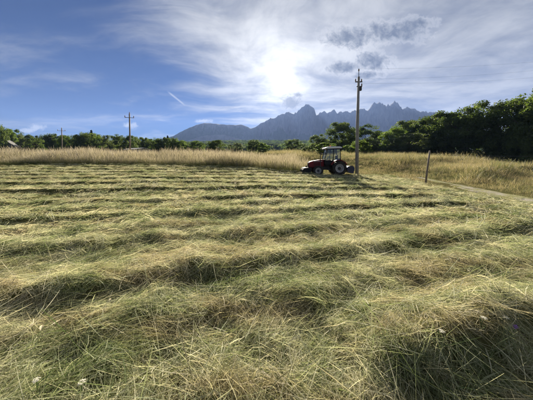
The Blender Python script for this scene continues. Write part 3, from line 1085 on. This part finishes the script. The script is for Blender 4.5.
ORD = ['first', 'second', 'third', 'fourth', 'fifth', 'sixth', 'seventh', 'eighth', 'ninth', 'tenth', 'eleventh', 'twelfth', 'thirteenth', 'fourteenth', 'fifteenth', 'sixteenth', 'seventeenth', 'eighteenth',
       'nineteenth', 'twentieth', 'twenty-first', 'twenty-second', 'twenty-third', 'twenty-fourth', 'twenty-fifth', 'twenty-sixth', 'twenty-seventh', 'twenty-eighth', 'twenty-ninth', 'thirtieth']
KW = {'oak_a': 'dark rounded', 'oak_b': 'dark upright', 'oak_c': 'dark broad', 'ash_a': 'light green', 'ash_b': 'grey-green', 'open_a': 'thin open'}
line = []
px = -8.0
kk = ['oak_a', 'oak_c', 'ash_a', 'oak_b', 'ash_b', 'oak_a', 'open_a', 'oak_c', 'oak_b', 'oak_a', 'ash_a', 'oak_c']
i = 0
while px < 182:
    top = np.interp(px, [-8, 3, 14, 24, 34, 45, 62, 75, 88, 100, 112, 124, 136, 150, 165, 182], [127, 128.5, 131, 136, 137, 134.5, 136, 133.5, 135, 135.5, 133.5, 137, 137, 137.5, 140, 141.5]) + random.uniform(-2.6, 2.2)
    line.append((px, top, random.uniform(78, 104), random.uniform(11, 16), kk[i % len(kk)]))
    px += random.uniform(6.2, 8.6)
    i += 1
for k, (px, top, dist, w, key) in enumerate(line):
    tree('broadleaf_tree', key, px, top, dist, w, '%s tree, %s from the left edge in the left tree line' % (KW[key], ORD[k]), 'trees in the left tree line')

# the wooded foothills, far off
far_col = bpy.data.collections.new('far_crowns')
for k in range(4):
    cs = np.concatenate([rng.normal(0, .26, (26, 2)), rng.uniform(.1, 1.0, (26, 1))], 1)
    V, Fq, cv = leaves(cs, np.full(26, .17), 70, (.025, .05))
    me = mesh_np('far_crown_%d' % k, V, Fq)
    attr(me, 'var', cv)
    me.materials.append([M_leaf_dark, M_leaf_dark, M_leaf_con, M_leaf_light][k])
    o = bpy.data.objects.new('far_crown_%d' % k, me)
    far_col.objects.link(o)
x, y = frustum_pts(12000, 130, 1500, 55, 1.35)
k = y > 125
x, y = x[k], y[k]
dens = fbm(x * .006, y * .006, 4, 99) + smooth(150, 420, y) * .5 + smooth(230, 60, 266 + F * x / y) * .35 * smooth(300, 120, y)
pxx = 266 + F * x / y
k = (dens > .08) & ~((pxx > 262) & (pxx < 312) & (y < 260))
x, y = x[k], y[k]
z = base_z(x, y)
scatter('forest', np.stack([x, y, z - .5], 1), np.stack([0 * x, 0 * x, rng.uniform(0, 6.28, len(x))], 1), rng.uniform(5, 9, len(x)), rng.uniform(0, 1, len(x)), far_col,
        'far-off woods covering the foothills below the mountains', 'forest')

# ------------------------------------------------------------------ bmesh helpers
def bm_box(bm, c, s, bevel=0.0, rot=None):
    r = bmesh.ops.create_cube(bm, size=1.0)
    vs_ = r['verts']
    mt = Matrix.Translation(c) @ (rot.to_4x4() if rot is not None else Matrix()) @ Matrix.Diagonal((*s, 1))
    bmesh.ops.transform(bm, matrix=mt, verts=vs_)
    if bevel > 0:
        es = list({e for v in vs_ for e in v.link_edges})
        bmesh.ops.bevel(bm, geom=es, offset=bevel, segments=2, affect='EDGES', profile=.5)


def bm_prism(bm, prof, y0, y1, bevel=0.0, inset=None):
    """x-z outline extruded along y"""
    n = len(prof)
    a = [bm.verts.new((p[0], y0, p[1])) for p in prof]
    b = [bm.verts.new((p[0], y1, p[1])) for p in prof]
    fs = [bm.faces.new(a), bm.faces.new(b[::-1])]
    for i in range(n):
        fs.append(bm.faces.new((a[i], b[i], b[(i + 1) % n], a[(i + 1) % n])))
    if bevel > 0:
        es = list({e for f in fs for e in f.edges})
        bmesh.ops.bevel(bm, geom=es, offset=bevel, segments=2, affect='EDGES', profile=.5)
    bmesh.ops.recalc_face_normals(bm, faces=bm.faces[:])


def bm_tube(bm, pts, r, sides=8, cap=True):
    rad = r if hasattr(r, '__len__') else [r] * len(pts)
    v, f = tube([np.array(p, float) for p in pts], rad, sides)
    vv = [bm.verts.new(p) for p in v]
    for q in f:
        bm.faces.new([vv[i] for i in q])
    if cap:
        bm.faces.new(vv[:sides])
        bm.faces.new(vv[-sides:][::-1])
    bmesh.ops.recalc_face_normals(bm, faces=bm.faces[:])


def bm_lathe_y(bm, prof, seg=32, cap=True):
    """(radius, y) outline turned round the y axis"""
    rings = []
    for (r, yv) in prof:
        rings.append([bm.verts.new((r * math.cos(2 * math.pi * s / seg), yv, r * math.sin(2 * math.pi * s / seg))) for s in range(seg)])
    for a, b in zip(rings[:-1], rings[1:]):
        for s in range(seg):
            bm.faces.new((a[s], a[(s + 1) % seg], b[(s + 1) % seg], b[s]))
    if cap:
        bm.faces.new(rings[0])
        bm.faces.new(rings[-1][::-1])
    bmesh.ops.recalc_face_normals(bm, faces=bm.faces[:])


def bm_obj(name, bm, mat, parent=None, loc=None, smooth_=False):
    me = bpy.data.meshes.new(name)
    bm.to_mesh(me)
    bm.free()
    me.materials.append(mat)
    if smooth_:
        me.polygons.foreach_set('use_smooth', np.ones(len(me.polygons), dtype=bool))
    return link(name, me, parent, None, loc)


def part(name, mat, parent, fn, loc=None, smooth_=False):
    bm = bmesh.new()
    fn(bm)
    return bm_obj(name, bm, mat, parent, loc, smooth_)

# ------------------------------------------------------------------ tractor
M_red = simple_mat('maroon_paint', (0.17, 0.012, 0.018), 0.55, 0, .22, .2, 3, .0, dirt=(0.05, 0.03, 0.022))
M_black = simple_mat('black_plastic', (0.018, 0.018, 0.02), 0.75, 0, .15, .3, 6)
M_iron = simple_mat('dark_iron', (0.045, 0.043, 0.045), 0.5, .4, .4, .3, 8, dirt=(0.10, 0.075, 0.045))
M_white = simple_mat('white_paint', (0.72, 0.72, 0.70), 0.5, 0, .4, .08, 3)
M_rim = simple_mat('dusty_white_rim', (0.40, 0.39, 0.37), 0.6, 0, .3, .15, 5, dirt=(0.16, 0.13, 0.09))
M_rub = simple_mat('tyre_rubber', (0.022, 0.021, 0.02), 0.8, 0, .3, .3, 9, dirt=(0.10, 0.085, 0.05))
M_blue = simple_mat('blue_paint', (0.009, 0.014, 0.055), 0.4, 0, .5, .2, 3, .2, dirt=(0.06, 0.06, 0.06))
M_glass, gg = mat_new('cab_glass')
tr = gg.node('ShaderNodeBsdfTransparent')
tr.inputs[0].default_value = (.82, .87, .85, 1)
gl = gg.node('ShaderNodeBsdfGlossy')
gl.inputs['Roughness'].default_value = .03
fr = gg.node('ShaderNodeFresnel')
fr.inputs[0].default_value = 1.6
mx = gg.node('ShaderNodeMixShader')
gg.l.new(gg.m('ADD', fr.outputs[0], .06, clamp=True), mx.inputs[0])
gg.l.new(tr.outputs[0], mx.inputs[1])
gg.l.new(gl.outputs[0], mx.inputs[2])
finish(gg, mx.outputs[0])
M_lens = simple_mat('lamp_lens', (0.75, 0.75, 0.7), 0.15, 0, .6, .05, 4)
M_amber = simple_mat('amber_lens', (0.8, 0.25, 0.02), 0.25, 0, .5, .05, 4)

TX, TY = 5.75, 17.1            # rear axle on the ground
tz = min(gz1(TX, TY), gz1(TX - 1.6, TY), gz1(TX, TY - .5))
tractor = empty('tractor', (TX, TY, tz + 0.02), math.pi - R(2))
tractor.rotation_euler[1] = R(1.0)
tag(tractor, 'small dark red tractor with white cab roof and blue mower mowing the edge', 'tractor')
WB = 1.64


def wheel(r, w, rimr, cx, cy, side):
    wh = part('wheel', M_iron, tractor, lambda bm: bm_lathe_y(bm, [(.05, -w * .3), (.09, -w * .3), (.09, w * .3), (.05, w * .3)], 16), (cx, cy, r))

    def tyre(bm):
        bm_lathe_y(bm, [(rimr, -w * .42), (rimr * 1.06, -w * .5), (r * .90, -w * .5), (r * .965, -w * .40), (r * .975, 0), (r * .965, w * .40), (r * .90, w * .5), (rimr * 1.06, w * .5), (rimr, w * .42)], 36, False)
        nl = 18 if r > .45 else 16
        for k in range(nl):                                   # tread lugs in a chevron
            for s in (-1, 1):
                a = 2 * math.pi * (k + (.5 if s > 0 else 0)) / nl
                rot = Matrix.Rotation(-a, 3, 'Y') @ Matrix.Rotation(s * R(32), 3, 'X')
                c = Matrix.Rotation(-a, 3, 'Y') @ Vector((r * .985, s * w * .25, 0))
                bm_box(bm, c, (r * .06, w * .50, r * .075), 0, rot)
    part('tyre', M_rub, wh, tyre)

    def rim(bm):
        o = side
        bm_lathe_y(bm, [(rimr * 1.0, -w * .44), (rimr * 1.03, w * .44 * 1), (rimr * .93, w * .45), (rimr * .86, w * .28), (rimr * .55, w * .12), (rimr * .30, w * .16), (.03, w * .18)] if o > 0 else
                   [(rimr * 1.0, w * .44), (rimr * 1.03, -w * .44), (rimr * .93, -w * .45), (rimr * .86, -w * .28), (rimr * .55, -w * .12), (rimr * .30, -w * .16), (.03, -w * .18)], 32, False)
    part('rim', M_rim, wh, rim)

    def bolts(bm):
        for k in range(8):
            a = 2 * math.pi * k / 8
            bm_box(bm, (rimr * .62 * math.cos(a), side * w * .16, rimr * .62 * math.sin(a)), (.03, .03, .03), .004)
        bm_lathe_y(bm, [(rimr * .40, side * w * .13), (rimr * .38, side * w * .22), (.06 * r / .4, side * w * .24), (.06 * r / .4, side * w * .32), (.02, side * w * .34)], 18)
    part('hub', M_iron, wh, bolts)


for s in (-1, 1):
    wheel(.56, .32, .33, 0, s * .58, s)
    wheel(.40, .24, .23, WB, s * .56, s)
part('chassis', M_iron, tractor, lambda bm: (bm_box(bm, (.75, 0, .58), (1.9, .34, .30), .03), bm_box(bm, (0, 0, .58), (.36, .8, .34), .04), bm_tube(bm, [(0, -.58, .56), (0, .58, .56)], .09, 12), bm_tube(bm, [(WB, -.56, .40), (WB, .56, .40)], .06, 10), bm_box(bm, (WB, 0, .46), (.3, .3, .22), .03), bm_box(bm, (2.2, 0, .55), (.35, .42, .30), .03)))
hood = part('hood', M_red, tractor, lambda bm: bm_prism(bm, [(1.10, .72), (1.12, 1.27), (1.5, 1.25), (2.0, 1.18), (2.24, 1.10), (2.34, .98), (2.34, .66), (1.9, .62)], -.31, .31, .045))
part('grille', M_black, hood, lambda bm: [bm_box(bm, (2.345, 0, .70 + .045 * k), (.02, .46, .022), 0) for k in range(6)] and bm_box(bm, (2.335, 0, .81), (.02, .50, .30), .005))
for s in (-1, 1):
    part('headlight', M_lens, hood, lambda bm: bm_box(bm, (2.33, s * .17, 1.03), (.05, .16, .09), .015))
    part('side_vent', M_black, hood, lambda bm: [bm_box(bm, (1.72 + .0 * k, s * .313, .86 + .045 * k), (.46, .012, .022), 0) for k in range(5)])
    part('trim_stripe', M_white, hood, lambda bm: bm_box(bm, (1.6, s * .315, 1.13), (.7, .008, .025), 0))
part('exhaust_pipe', M_iron, tractor, lambda bm: bm_tube(bm, [(1.42, .40, .62), (1.42, .40, 1.55), (1.38, .40, 1.66)], [.035, .03, .03], 10))
# cab
CW = .52
cab = part('cab', M_black, tractor, lambda bm: (
    bm_box(bm, (.55, 0, .80), (1.15, .80, .12), .02),
    bm_prism(bm, [(1.05, .84), (1.12, 1.26), (1.06, 1.28), (.98, .84)], -CW, CW, .01),
    bm_box(bm, (-.12, 0, 1.08), (.06, 2 * CW, .50), .01),
    *[bm_tube(bm, p, .030, 6) for s in (-1, 1) for p in (
        [(1.10, s * CW, 1.26), (.86, s * CW * .93, 2.10)], [(.45, s * CW * 1.02, .86), (.43, s * CW * 1.02, 1.40), (.40, s * CW * .94, 2.10)],
        [(-.14, s * CW, 1.10), (-.12, s * CW * .94, 2.10)], [(.45, s * CW * 1.02, 1.12), (-.14, s * CW, 1.12)], [(1.0, s * CW * 1.02, .86), (.45, s * CW * 1.02, .86)],
        [(1.10, s * CW, 1.26), (1.03, s * CW * 1.02, .86)], [(.86, s * CW * .93, 2.10), (-.12, s * CW * .94, 2.10)])],
    bm_tube(bm, [(.86, -CW * .93, 2.10), (.86, CW * .93, 2.10)], .03, 6), bm_tube(bm, [(-.12, -CW * .93, 2.10), (-.12, CW * .93, 2.10)], .03, 6)))
roof = part('roof', M_white, tractor, lambda bm: bm_prism(bm, [(-.24, 2.13), (-.26, 2.20), (-.10, 2.27), (.75, 2.29), (1.02, 2.22), (1.05, 2.14), (.9, 2.12)], -.60, .60, .035))
part('beacon', M_amber, roof, lambda bm: bm_tube(bm, [(.62, .35, 2.28), (.62, .35, 2.37), (.62, .35, 2.40)], [.045, .042, .02], 12))
for s in (-1, 1):
    part('work_lamp', M_lens, roof, lambda bm: bm_box(bm, (1.045, s * .42, 2.11), (.07, .12, .08), .015))


def pane(bm, q, th=.006):
    v = [bm.verts.new(p) for p in q]
    bm.faces.new(v)


part('windscreen', M_glass, tractor, lambda bm: pane(bm, [(1.10, -CW * .94, 1.27), (1.10, CW * .94, 1.27), (.87, CW * .88, 2.09), (.87, -CW * .88, 2.09)]))
part('rear_window', M_glass, tractor, lambda bm: pane(bm, [(-.14, -CW * .94, 1.34), (-.14, CW * .94, 1.34), (-.12, CW * .88, 2.09), (-.12, -CW * .88, 2.09)]))
for s in (-1, 1):
    part('side_window', M_glass, tractor, lambda bm: pane(bm, [(.42, s * CW, 1.15), (-.11, s * CW * .99, 1.15), (-.09, s * CW * .94, 2.08), (.38, s * CW * .94, 2.08)]))
    dr = part('door', M_glass, tractor, lambda bm: pane(bm, [(.47, s * CW * 1.01, .90), (1.01, s * CW * 1.01, .90), (1.075, s * CW * .99, 1.27), (.84, s * CW * .93, 2.07), (.43, s * CW * .95, 2.07)]))
    part('door_panel', M_black, dr, lambda bm: bm_prism(bm, [(.48, .88), (1.02, .88), (1.07, 1.20), (.48, 1.20)], s * CW * 1.02, s * CW * 1.05, 0))
    part('handle', M_black, dr, lambda bm: bm_box(bm, (.54, s * CW * 1.06, 1.22), (.10, .02, .03), .006))
    part('fender', M_red, tractor, lambda bm: bm_prism(bm, [(.62, .82), (.66, .90), (.48, 1.10), (.22, 1.22), (-.12, 1.22), (-.42, 1.08), (-.58, .86), (-.54, .82), (-.38, 1.03), (-.12, 1.17), (.20, 1.17), (.44, 1.06)], s * .40, s * .76, 0))
    part('mirror', M_black, tractor, lambda bm: (bm_tube(bm, [(1.0, s * .50, 1.75), (1.10, s * .72, 1.80)], .012, 6), bm_box(bm, (1.10, s * .74, 1.76), (.03, .13, .22), .012)))
    part('step', M_iron, tractor, lambda bm: (bm_box(bm, (.80, s * .55, .45), (.28, .18, .03), .005), bm_tube(bm, [(.80, s * .47, .45), (.80, s * .42, .78)], .018, 6)))
    part('tail_light', M_amber, tractor, lambda bm: bm_box(bm, (-.56, s * .62, .93), (.03, .14, .07), .01))
part('seat', M_black, tractor, lambda bm: (bm_box(bm, (.22, 0, 1.08), (.42, .44, .12), .04), bm_box(bm, (.02, 0, 1.36), (.12, .42, .48), .04), bm_box(bm, (.22, 0, .93), (.22, .26, .18), .02)))
part('steering_wheel', M_black, tractor, lambda bm: (bm_tube(bm, [(.70 + .09 * math.cos(a) * -1, .17 * math.sin(a), 1.42 + .15 * math.cos(a)) for a in np.linspace(0, 2 * math.pi, 17)], .014, 6, False), bm_tube(bm, [(.70, 0, 1.42), (.95, 0, 1.20)], .022, 7)))
# front mower
mow = part('front_mower', M_black, tractor, lambda bm: (bm_box(bm, (2.78, 0, .36), (.62, 1.70, .10), .02), bm_tube(bm, [(2.36, -.30, .55), (2.60, -.34, .42)], .03, 8), bm_tube(bm, [(2.36, .30, .55), (2.60, .34, .42)], .03, 8), bm_tube(bm, [(2.36, 0, .80), (2.66, 0, .72)], .028, 8),
                                                        bm_tube(bm, [(2.66, -.40, .44), (2.66, -.25, .78), (2.66, .25, .78), (2.66, .40, .44)], .03, 8)))
part('mower_hood', M_black, mow, lambda bm: bm_prism(bm, [(2.44, .40), (2.46, .56), (2.62, .66), (2.92, .64), (3.06, .50), (3.08, .40)], -.84, .84, .02))
for s in (-1, 1):
    part('side_skirt', M_black, mow, lambda bm: bm_box(bm, (2.76, s * .87, .28), (.64, .02, .34), .005))
part('front_skirt', M_black, mow, lambda bm: bm_box(bm, (3.09, 0, .30), (.02, 1.70, .34), .005))
part('rear_roller', M_blue, mow, lambda bm: bm_tube(bm, [(2.46, -.80, .13), (2.46, .80, .13)], .11, 18))
# rear linkage and rotary implement
mow.location.x = -.18
imp = part('rear_implement', M_blue, tractor, lambda bm: (bm_prism(bm, [(-.68, .34), (-.66, .62), (-.80, .74), (-1.02, .72), (-1.20, .56), (-1.24, .38), (-1.10, .30)], -.72, .72, .03), bm_tube(bm, [(-1.10, -.70, .24), (-1.10, .70, .24)], .10, 16)))
for s in (-1, 1):
    part('end_plate', M_blue, imp, lambda bm: bm_tube(bm, [(-.96, s * .735, .47), (-.96, s * .76, .47)], .285, 28))
    part('lift_arm', M_iron, tractor, lambda bm: (bm_tube(bm, [(-.15, s * .26, .50), (-.72, s * .34, .52)], .03, 8), bm_tube(bm, [(-.10, s * .26, .95), (-.45, s * .30, .52)], .02, 8)))
imp.location.x = .10
part('top_link', M_iron, tractor, lambda bm: bm_tube(bm, [(-.18, 0, .82), (-.50, 0, .86), (-.78, 0, .84)], .028, 8))
part('headstock', M_iron, imp, lambda bm: bm_tube(bm, [(-.74, -.34, .52), (-.78, -.05, .88), (-.78, .05, .88), (-.74, .34, .52)], .028, 8))

# ------------------------------------------------------------------ poles, post and wires
M_wood = simple_mat('weathered_pole_wood', (0.23, 0.185, 0.14), 0.85, 0, .2, .3, 4, dirt=(0.12, 0.10, 0.085))
M_conc = simple_mat('grey_pole', (0.30, 0.28, 0.25), 0.85, 0, .2, .25, 4, dirt=(0.18, 0.16, 0.14))
M_ins = simple_mat('insulator_glaze', (0.22, 0.14, 0.10), 0.25, 0, .6, .2, 6)
M_wire = simple_mat('wire_metal', (0.06, 0.06, 0.065), 0.6, .5, .4, .2, 6)

PX_, PY_ = at_px(357.0, 16.6), 16.6
PZ_ = gz1(PX_, PY_)
PTOP = 8.1
pole = empty('utility_pole', (PX_, PY_, PZ_))
tag(pole, 'tall utility pole with clustered insulators just right of the tractor', 'utility pole')
ph = PTOP - PZ_
part('shaft', M_conc, pole, lambda bm: bm_tube(bm, [(0, 0, -.4), (.0, 0, ph * .5), (.06, 0, ph)], [.135, .115, .085], 14), smooth_=True)
part('crossarm', M_iron, pole, lambda bm: bm_box(bm, (.06, -.02, ph - .40), (.55, .07, .07), .01))
part('crossarm', M_iron, pole, lambda bm: bm_box(bm, (.12, 0, ph - .75), (.42, .07, .07), .01))
part('top_pin', M_iron, pole, lambda bm: bm_tube(bm, [(.06, 0, ph - .05), (.06, 0, ph + .42)], .022, 7))
INS = [(-.18, 0, ph - .36), (.28, 0, ph - .36), (.06, 0, ph + .42), (.30, 0, ph - .71)]
for (a, b, c) in INS:
    part('insulator', M_ins, pole, lambda bm: bm_tube(bm, [(a, b, c), (a, b, c + .05), (a, b, c + .07), (a, b, c + .13), (a, b, c + .15), (a, b, c + .20)], [.025, .06, .035, .058, .03, .03], 10))
part('bracket_box', M_iron, pole, lambda bm: bm_box(bm, (.17, -.02, ph - .95), (.20, .18, .26), .015))

# off to the right, the next pole that carries the same lines
QX, QY = 41.0, 23.0
QZ = gz1(QX, QY)
qtop = 13.4
pole2 = empty('utility_pole', (QX, QY, QZ))
tag(pole2, 'next pole of the line beyond the right edge of the picture', 'utility pole')
part('shaft', M_conc, pole2, lambda bm: bm_tube(bm, [(0, 0, -.4), (0, 0, qtop - QZ)], [.14, .085], 12), smooth_=True)
part('crossarm', M_iron, pole2, lambda bm: bm_box(bm, (0, 0, qtop - QZ - .3), (.08, 1.2, .08), .01))


def wire(p, q, sag, r, label, group='overhead wires'):
    pts_ = []
    p, q = np.array(p, float), np.array(q, float)
    for t in np.linspace(0, 1, 33):
        a = p + (q - p) * t
        a[2] -= sag * 4 * t * (1 - t)
        pts_.append(a)
    bm = bmesh.new()
    bm_tube(bm, pts_, r, 5)
    o = bm_obj('overhead_wire', bm, M_wire)
    tag(o, label, 'wire', group)
    return o


wire((PX_ + INS[2][0], PY_, PZ_ + INS[2][2] + .19), (QX, QY, qtop + .3), .55, .0032, 'highest thin overhead wire running right from the utility pole top')
wire((PX_ + INS[1][0], PY_, PZ_ + INS[1][2] + .19), (QX, QY + .55, qtop - .24), .6, .0032, 'middle thin overhead wire running right from the utility pole')
wire((PX_ + INS[3][0], PY_, PZ_ + INS[3][2] + .19), (QX, QY - .55, qtop - 1.5), .6, .0032, 'lowest thin overhead wire running right from the utility pole')


def far_pole(px, dist, ytop, label, arm):
    x, zt = at_px(px, dist, ytop)
    zg = gz1(x, dist)
    o = empty('utility_pole', (x, dist, zg), R(18))
    tag(o, label, 'utility pole')
    h = zt - zg
    part('shaft', M_wood, o, lambda bm: bm_tube(bm, [(0, 0, -.4), (0, 0, h)], [.12, .085], 10), smooth_=True)
    ca = part('crossarm', M_wood, o, lambda bm: bm_box(bm, (0, -.10, h - .62), (arm, .06, .07), .005))
    for k in (-.92, 0, .92):
        zz_ = h - .56 if k else h
        part('insulator', M_ins, ca, lambda bm: bm_tube(bm, [(k * arm / 2, -.10 if k else 0, zz_), (k * arm / 2, -.10 if k else 0, zz_ + .12), (k * arm / 2, -.10 if k else 0, zz_ + .24)], [.05, .06, .03], 8))


far_pole(130.3, 32, 114, 'wooden T-shaped power pole rising from the standing grass at left', 1.25)
far_pole(62.5, 52, 128.5, 'more distant small power pole above the left trees', 1.6)

# leaning post with cable by the track
LX, LY = at_px(425.5, 12.9), 12.9
LZ = gz1(LX, LY)
post = part('leaning_post', M_wood, None, lambda bm: bm_tube(bm, [(0, 0, -.3), (.13, 0, 1.0), (.27, .02, 2.06)], [.055, .05, .045], 10), (LX, LY, LZ), True)
tag(post, 'short leaning wooden post beside the track at right', 'post')
L2X, L2Y = 30.0, 19.5
L2Z = gz1(L2X, L2Y)
post2 = part('leaning_post', M_wood, None, lambda bm: bm_tube(bm, [(0, 0, -.3), (.02, 0, 1.0), (.03, .02, 2.2)], [.055, .05, .045], 10), (L2X, L2Y, L2Z), True)
tag(post2, 'next cable post beyond the right edge of the picture', 'post')
w_ = wire((LX + .24, LY, LZ + 1.80), (L2X + .03, L2Y, L2Z + 2.0), .12, .008, 'low dark cable running right from the leaning post', 'low cable')
w_.name = 'cable'

# ------------------------------------------------------------------ farm buildings half hidden in the left trees
M_plaster = simple_mat('grey_plaster', (0.20, 0.195, 0.18), 0.9, 0, .2, .2, 1.5)
M_roof = simple_mat('grey_roofing', (0.09, 0.088, 0.085), 0.8, 0, .2, .25, 2)
M_palewall = simple_mat('pale_sheeting', (0.25, 0.25, 0.24), 0.6, 0, .3, .1, 2)
M_pane = simple_mat('dark_pane', (0.03, 0.035, 0.04), 0.15, 0, .5, .1, 2)
M_plank = simple_mat('door_planks', (0.13, 0.09, 0.06), 0.8, 0, .2, .3, 4)


def house(name, px, dist, ytop, w, dep, wall_h, rz, label, wm, rm):
    x, zt = at_px(px, dist, ytop)
    zg = gz1(x, dist)
    o = empty(name, (x, dist, zg), rz)
    tag(o, label, 'building')
    rise = zt - zg - wall_h
    part('wall', wm, o, lambda bm: (bm_box(bm, (0, 0, wall_h / 2 - .3), (w, dep, wall_h + .6), 0), bm_prism(bm, [(-w / 2 + .02, wall_h), (w / 2 - .02, wall_h), (0, zt - zg - .1)], -dep / 2 + .02, dep / 2 - .02, 0)))

    def rf(bm):
        t = .14
        e = .4
        sl = rise / (w / 2)
        for s in (-1, 1):
            bm_prism(bm, [(0, zt - zg), (s * (w / 2 + e), wall_h - sl * e), (s * (w / 2 + e), wall_h - sl * e + t), (0, zt - zg + t)], -dep / 2 - e, dep / 2 + e, 0)
    part('roof', rm, o, rf)
    for k in (-1, 1):
        f = part('window', wm, o, lambda bm: bm_box(bm, (k * w * .28, -dep / 2 - .03, wall_h * .6), (.95, .08, 1.15), .01))
        part('pane', M_pane, f, lambda bm: bm_box(bm, (k * w * .28, -dep / 2 - .065, wall_h * .6), (.8, .03, 1.0), 0))
    part('door', M_plank, o, lambda bm: bm_box(bm, (0, -dep / 2 - .03, 1.0), (1.0, .08, 2.1), .01))


house('farmhouse', 9, 84, 140.5, 4.6, 6.0, 4.3, R(35), 'grey farm building half hidden in trees at the far left', M_plaster, M_roof)
house('shed', 138, 58, 148.5, 4.2, 4.0, 2.4, R(70), 'pale low shed behind the standing grass near the T-shaped pole', M_palewall, M_palewall)

# ------------------------------------------------------------------ flowers lying in the cut grass
M_stem = simple_mat('flower_stem', (0.10, 0.15, 0.04), 0.6, 0, .3, .3, 20)
M_purple = simple_mat('purple_petals', (0.42, 0.22, 0.62), 0.6, 0, .3, .2, 30)
M_wpet = simple_mat('cream_petals', (0.50, 0.48, 0.36), 0.6, 0, .3, .1, 30)
M_dryleaf = simple_mat('dry_leaf', (0.34, 0.29, 0.17), 0.7, 0, .3, .2, 30)


def flower(name, x, y, h, lean, mat, head, label, group):
    z = gz1(x, y)
    o = empty(name, (x, y, z))
    tag(o, label, 'flower', group)
    tip = Vector((lean[0], lean[1], h))
    part('stem', M_stem, o, lambda bm: bm_tube(bm, [(0, 0, -.02), (lean[0] * .35, lean[1] * .35, h * .6), tuple(tip)], [.0028, .0024, .002], 6))

    def hd_(bm):
        if head == 'ball':                       # ray of narrow florets round a knob
            for k in range(34):
                a, e = random.uniform(0, 6.28), random.uniform(-.15, 1.4)
                dv = Vector((math.cos(a) * math.cos(e), math.sin(a) * math.cos(e), math.sin(e)))
                sd = dv.cross(Vector((.3, .2, .9))).normalized() * .0035
                p0, p1 = tip, tip + dv * random.uniform(.020, .030)
                v = [bm.verts.new(q) for q in (p0 - sd * .4, p0 + sd * .4, p1 + sd, p1 - sd)]
                bm.faces.new(v)
        else:                                    # flat umbel of tiny florets
            for k in range(40):
                a, r_ = random.uniform(0, 6.28), math.sqrt(random.random()) * .020
                c = tip + Vector((math.cos(a) * r_, math.sin(a) * r_, .008 - r_ * .15))
                s_ = random.uniform(.0035, .006)
                t_ = random.uniform(0, 1.5)
                for m_ in range(2):
                    b0 = t_ + m_ * .8
                    v = [bm.verts.new(c + Vector((math.cos(b0 + q * 1.5708) * s_, math.sin(b0 + q * 1.5708) * s_, random.uniform(0, .003)))) for q in range(4)]
                    bm.faces.new(v)
    part('flower_head', mat, o, hd_)

    def lf(bm):
        for k in range(4):
            t_ = .25 + .15 * k
            b0 = Vector((lean[0] * .35 * t_, lean[1] * .35 * t_, h * t_))
            a = k * 2.4
            dv = Vector((math.cos(a), math.sin(a), .5)) * .05
            sd = Vector((-math.sin(a), math.cos(a), 0)) * .006
            v = [bm.verts.new(q) for q in (b0, b0 + dv * .5 + sd, b0 + dv, b0 + dv * .5 - sd)]
            bm.faces.new(v)
    part('leaf', M_stem, o, lf)


def px_ground(px, py, hgt=0.0):
    """where the sight line through a photo pixel meets the height hgt above the ground"""
    lo = 1.0
    for dd in np.arange(1.0, 30, .01):
        x = (px - 266.5) / F * dd
        if EYE - (py - HOR) / F * dd <= gz1(x, dd) + hgt:
            return x, dd
    return x, dd


fx, fy = px_ground(514, 337, .10)
flower('purple_flower', fx, fy, .16, (.02, -.03), M_purple, 'ball', 'single purple flower on the cut grass at lower right', None)
for (px, py, lab) in ((506, 326, 'cream flower head just above and left of the purple flower'), (484, 327, 'cream flower head on the crest left of the purple flower'),
                      (77, 394, 'cream flower head at the bottom left of the picture'), (31, 392, 'small cream flower head near the bottom left corner'),
                      (441, 340, 'pale flower dot on the dark swath left of the purple flower')):
    fx, fy = px_ground(px, py, .09)
    flower('cream_flower', fx, fy, .14, (.015, -.02), M_wpet, 'umbel', lab, 'cream flowers in the cut grass')


def dry_leaf(px, py, rz, size, label):
    fx, fy = px_ground(px, py, .06)
    bm = bmesh.new()
    n_ = 7
    rows = []
    for k in range(n_):
        t_ = k / (n_ - 1)
        w = math.sin(math.pi * min(1, t_ * .93 + .05)) * .20 * size
        xx = (t_ - .5) * size
        zc = .12 * size * math.sin(t_ * 3.0) + .02
        rows.append([bm.verts.new((xx, -w, zc + .35 * w)), bm.verts.new((xx, 0, zc)), bm.verts.new((xx, w, zc + .35 * w))])
    for a, b in zip(rows[:-1], rows[1:]):
        bm.faces.new((a[0], a[1], b[1], b[0]))
        bm.faces.new((a[1], a[2], b[2], b[1]))
    o = bm_obj('dry_leaf', bm, M_dryleaf, None, (fx, fy, gz1(fx, fy) + .075))
    o.rotation_euler = (.2, -.15, rz)
    tag(o, label, 'leaf', 'dry leaves on the cut grass')


dry_leaf(36, 336, 2.3, .075, 'pale curled dry leaf at lower left, right one of a pair')
dry_leaf(26, 334, 1.2, .065, 'yellowish dry leaf at lower left, left one of a pair')
dry_leaf(107, 306, 2.0, .05, 'small pale dry leaf right of the leaf pair')

# ------------------------------------------------------------------ air
M_haze, gg = mat_new('haze_air')
pvol = gg.node('ShaderNodeVolumePrincipled')
pvol.inputs['Color'].default_value = (0.30, 0.46, 0.92, 1)
pvol.inputs['Density'].default_value = 0.86e-4
pvol.inputs['Anisotropy'].default_value = 0.2
finish(gg, None, pvol.outputs[0])
bm = bmesh.new()
bm_box(bm, (0, 0, 440), (9900, 9900, 944))
haze = bm_obj('haze', bm, M_haze)
tag(haze, 'thin blue haze in the air before the mountains', 'haze', kind='stuff')

cy = scene.cycles
cy.max_bounces = 6
cy.diffuse_bounces = 3
cy.glossy_bounces = 2
cy.transmission_bounces = 4
cy.transparent_max_bounces = 8
cy.volume_bounces = 0
cy.use_denoising = True
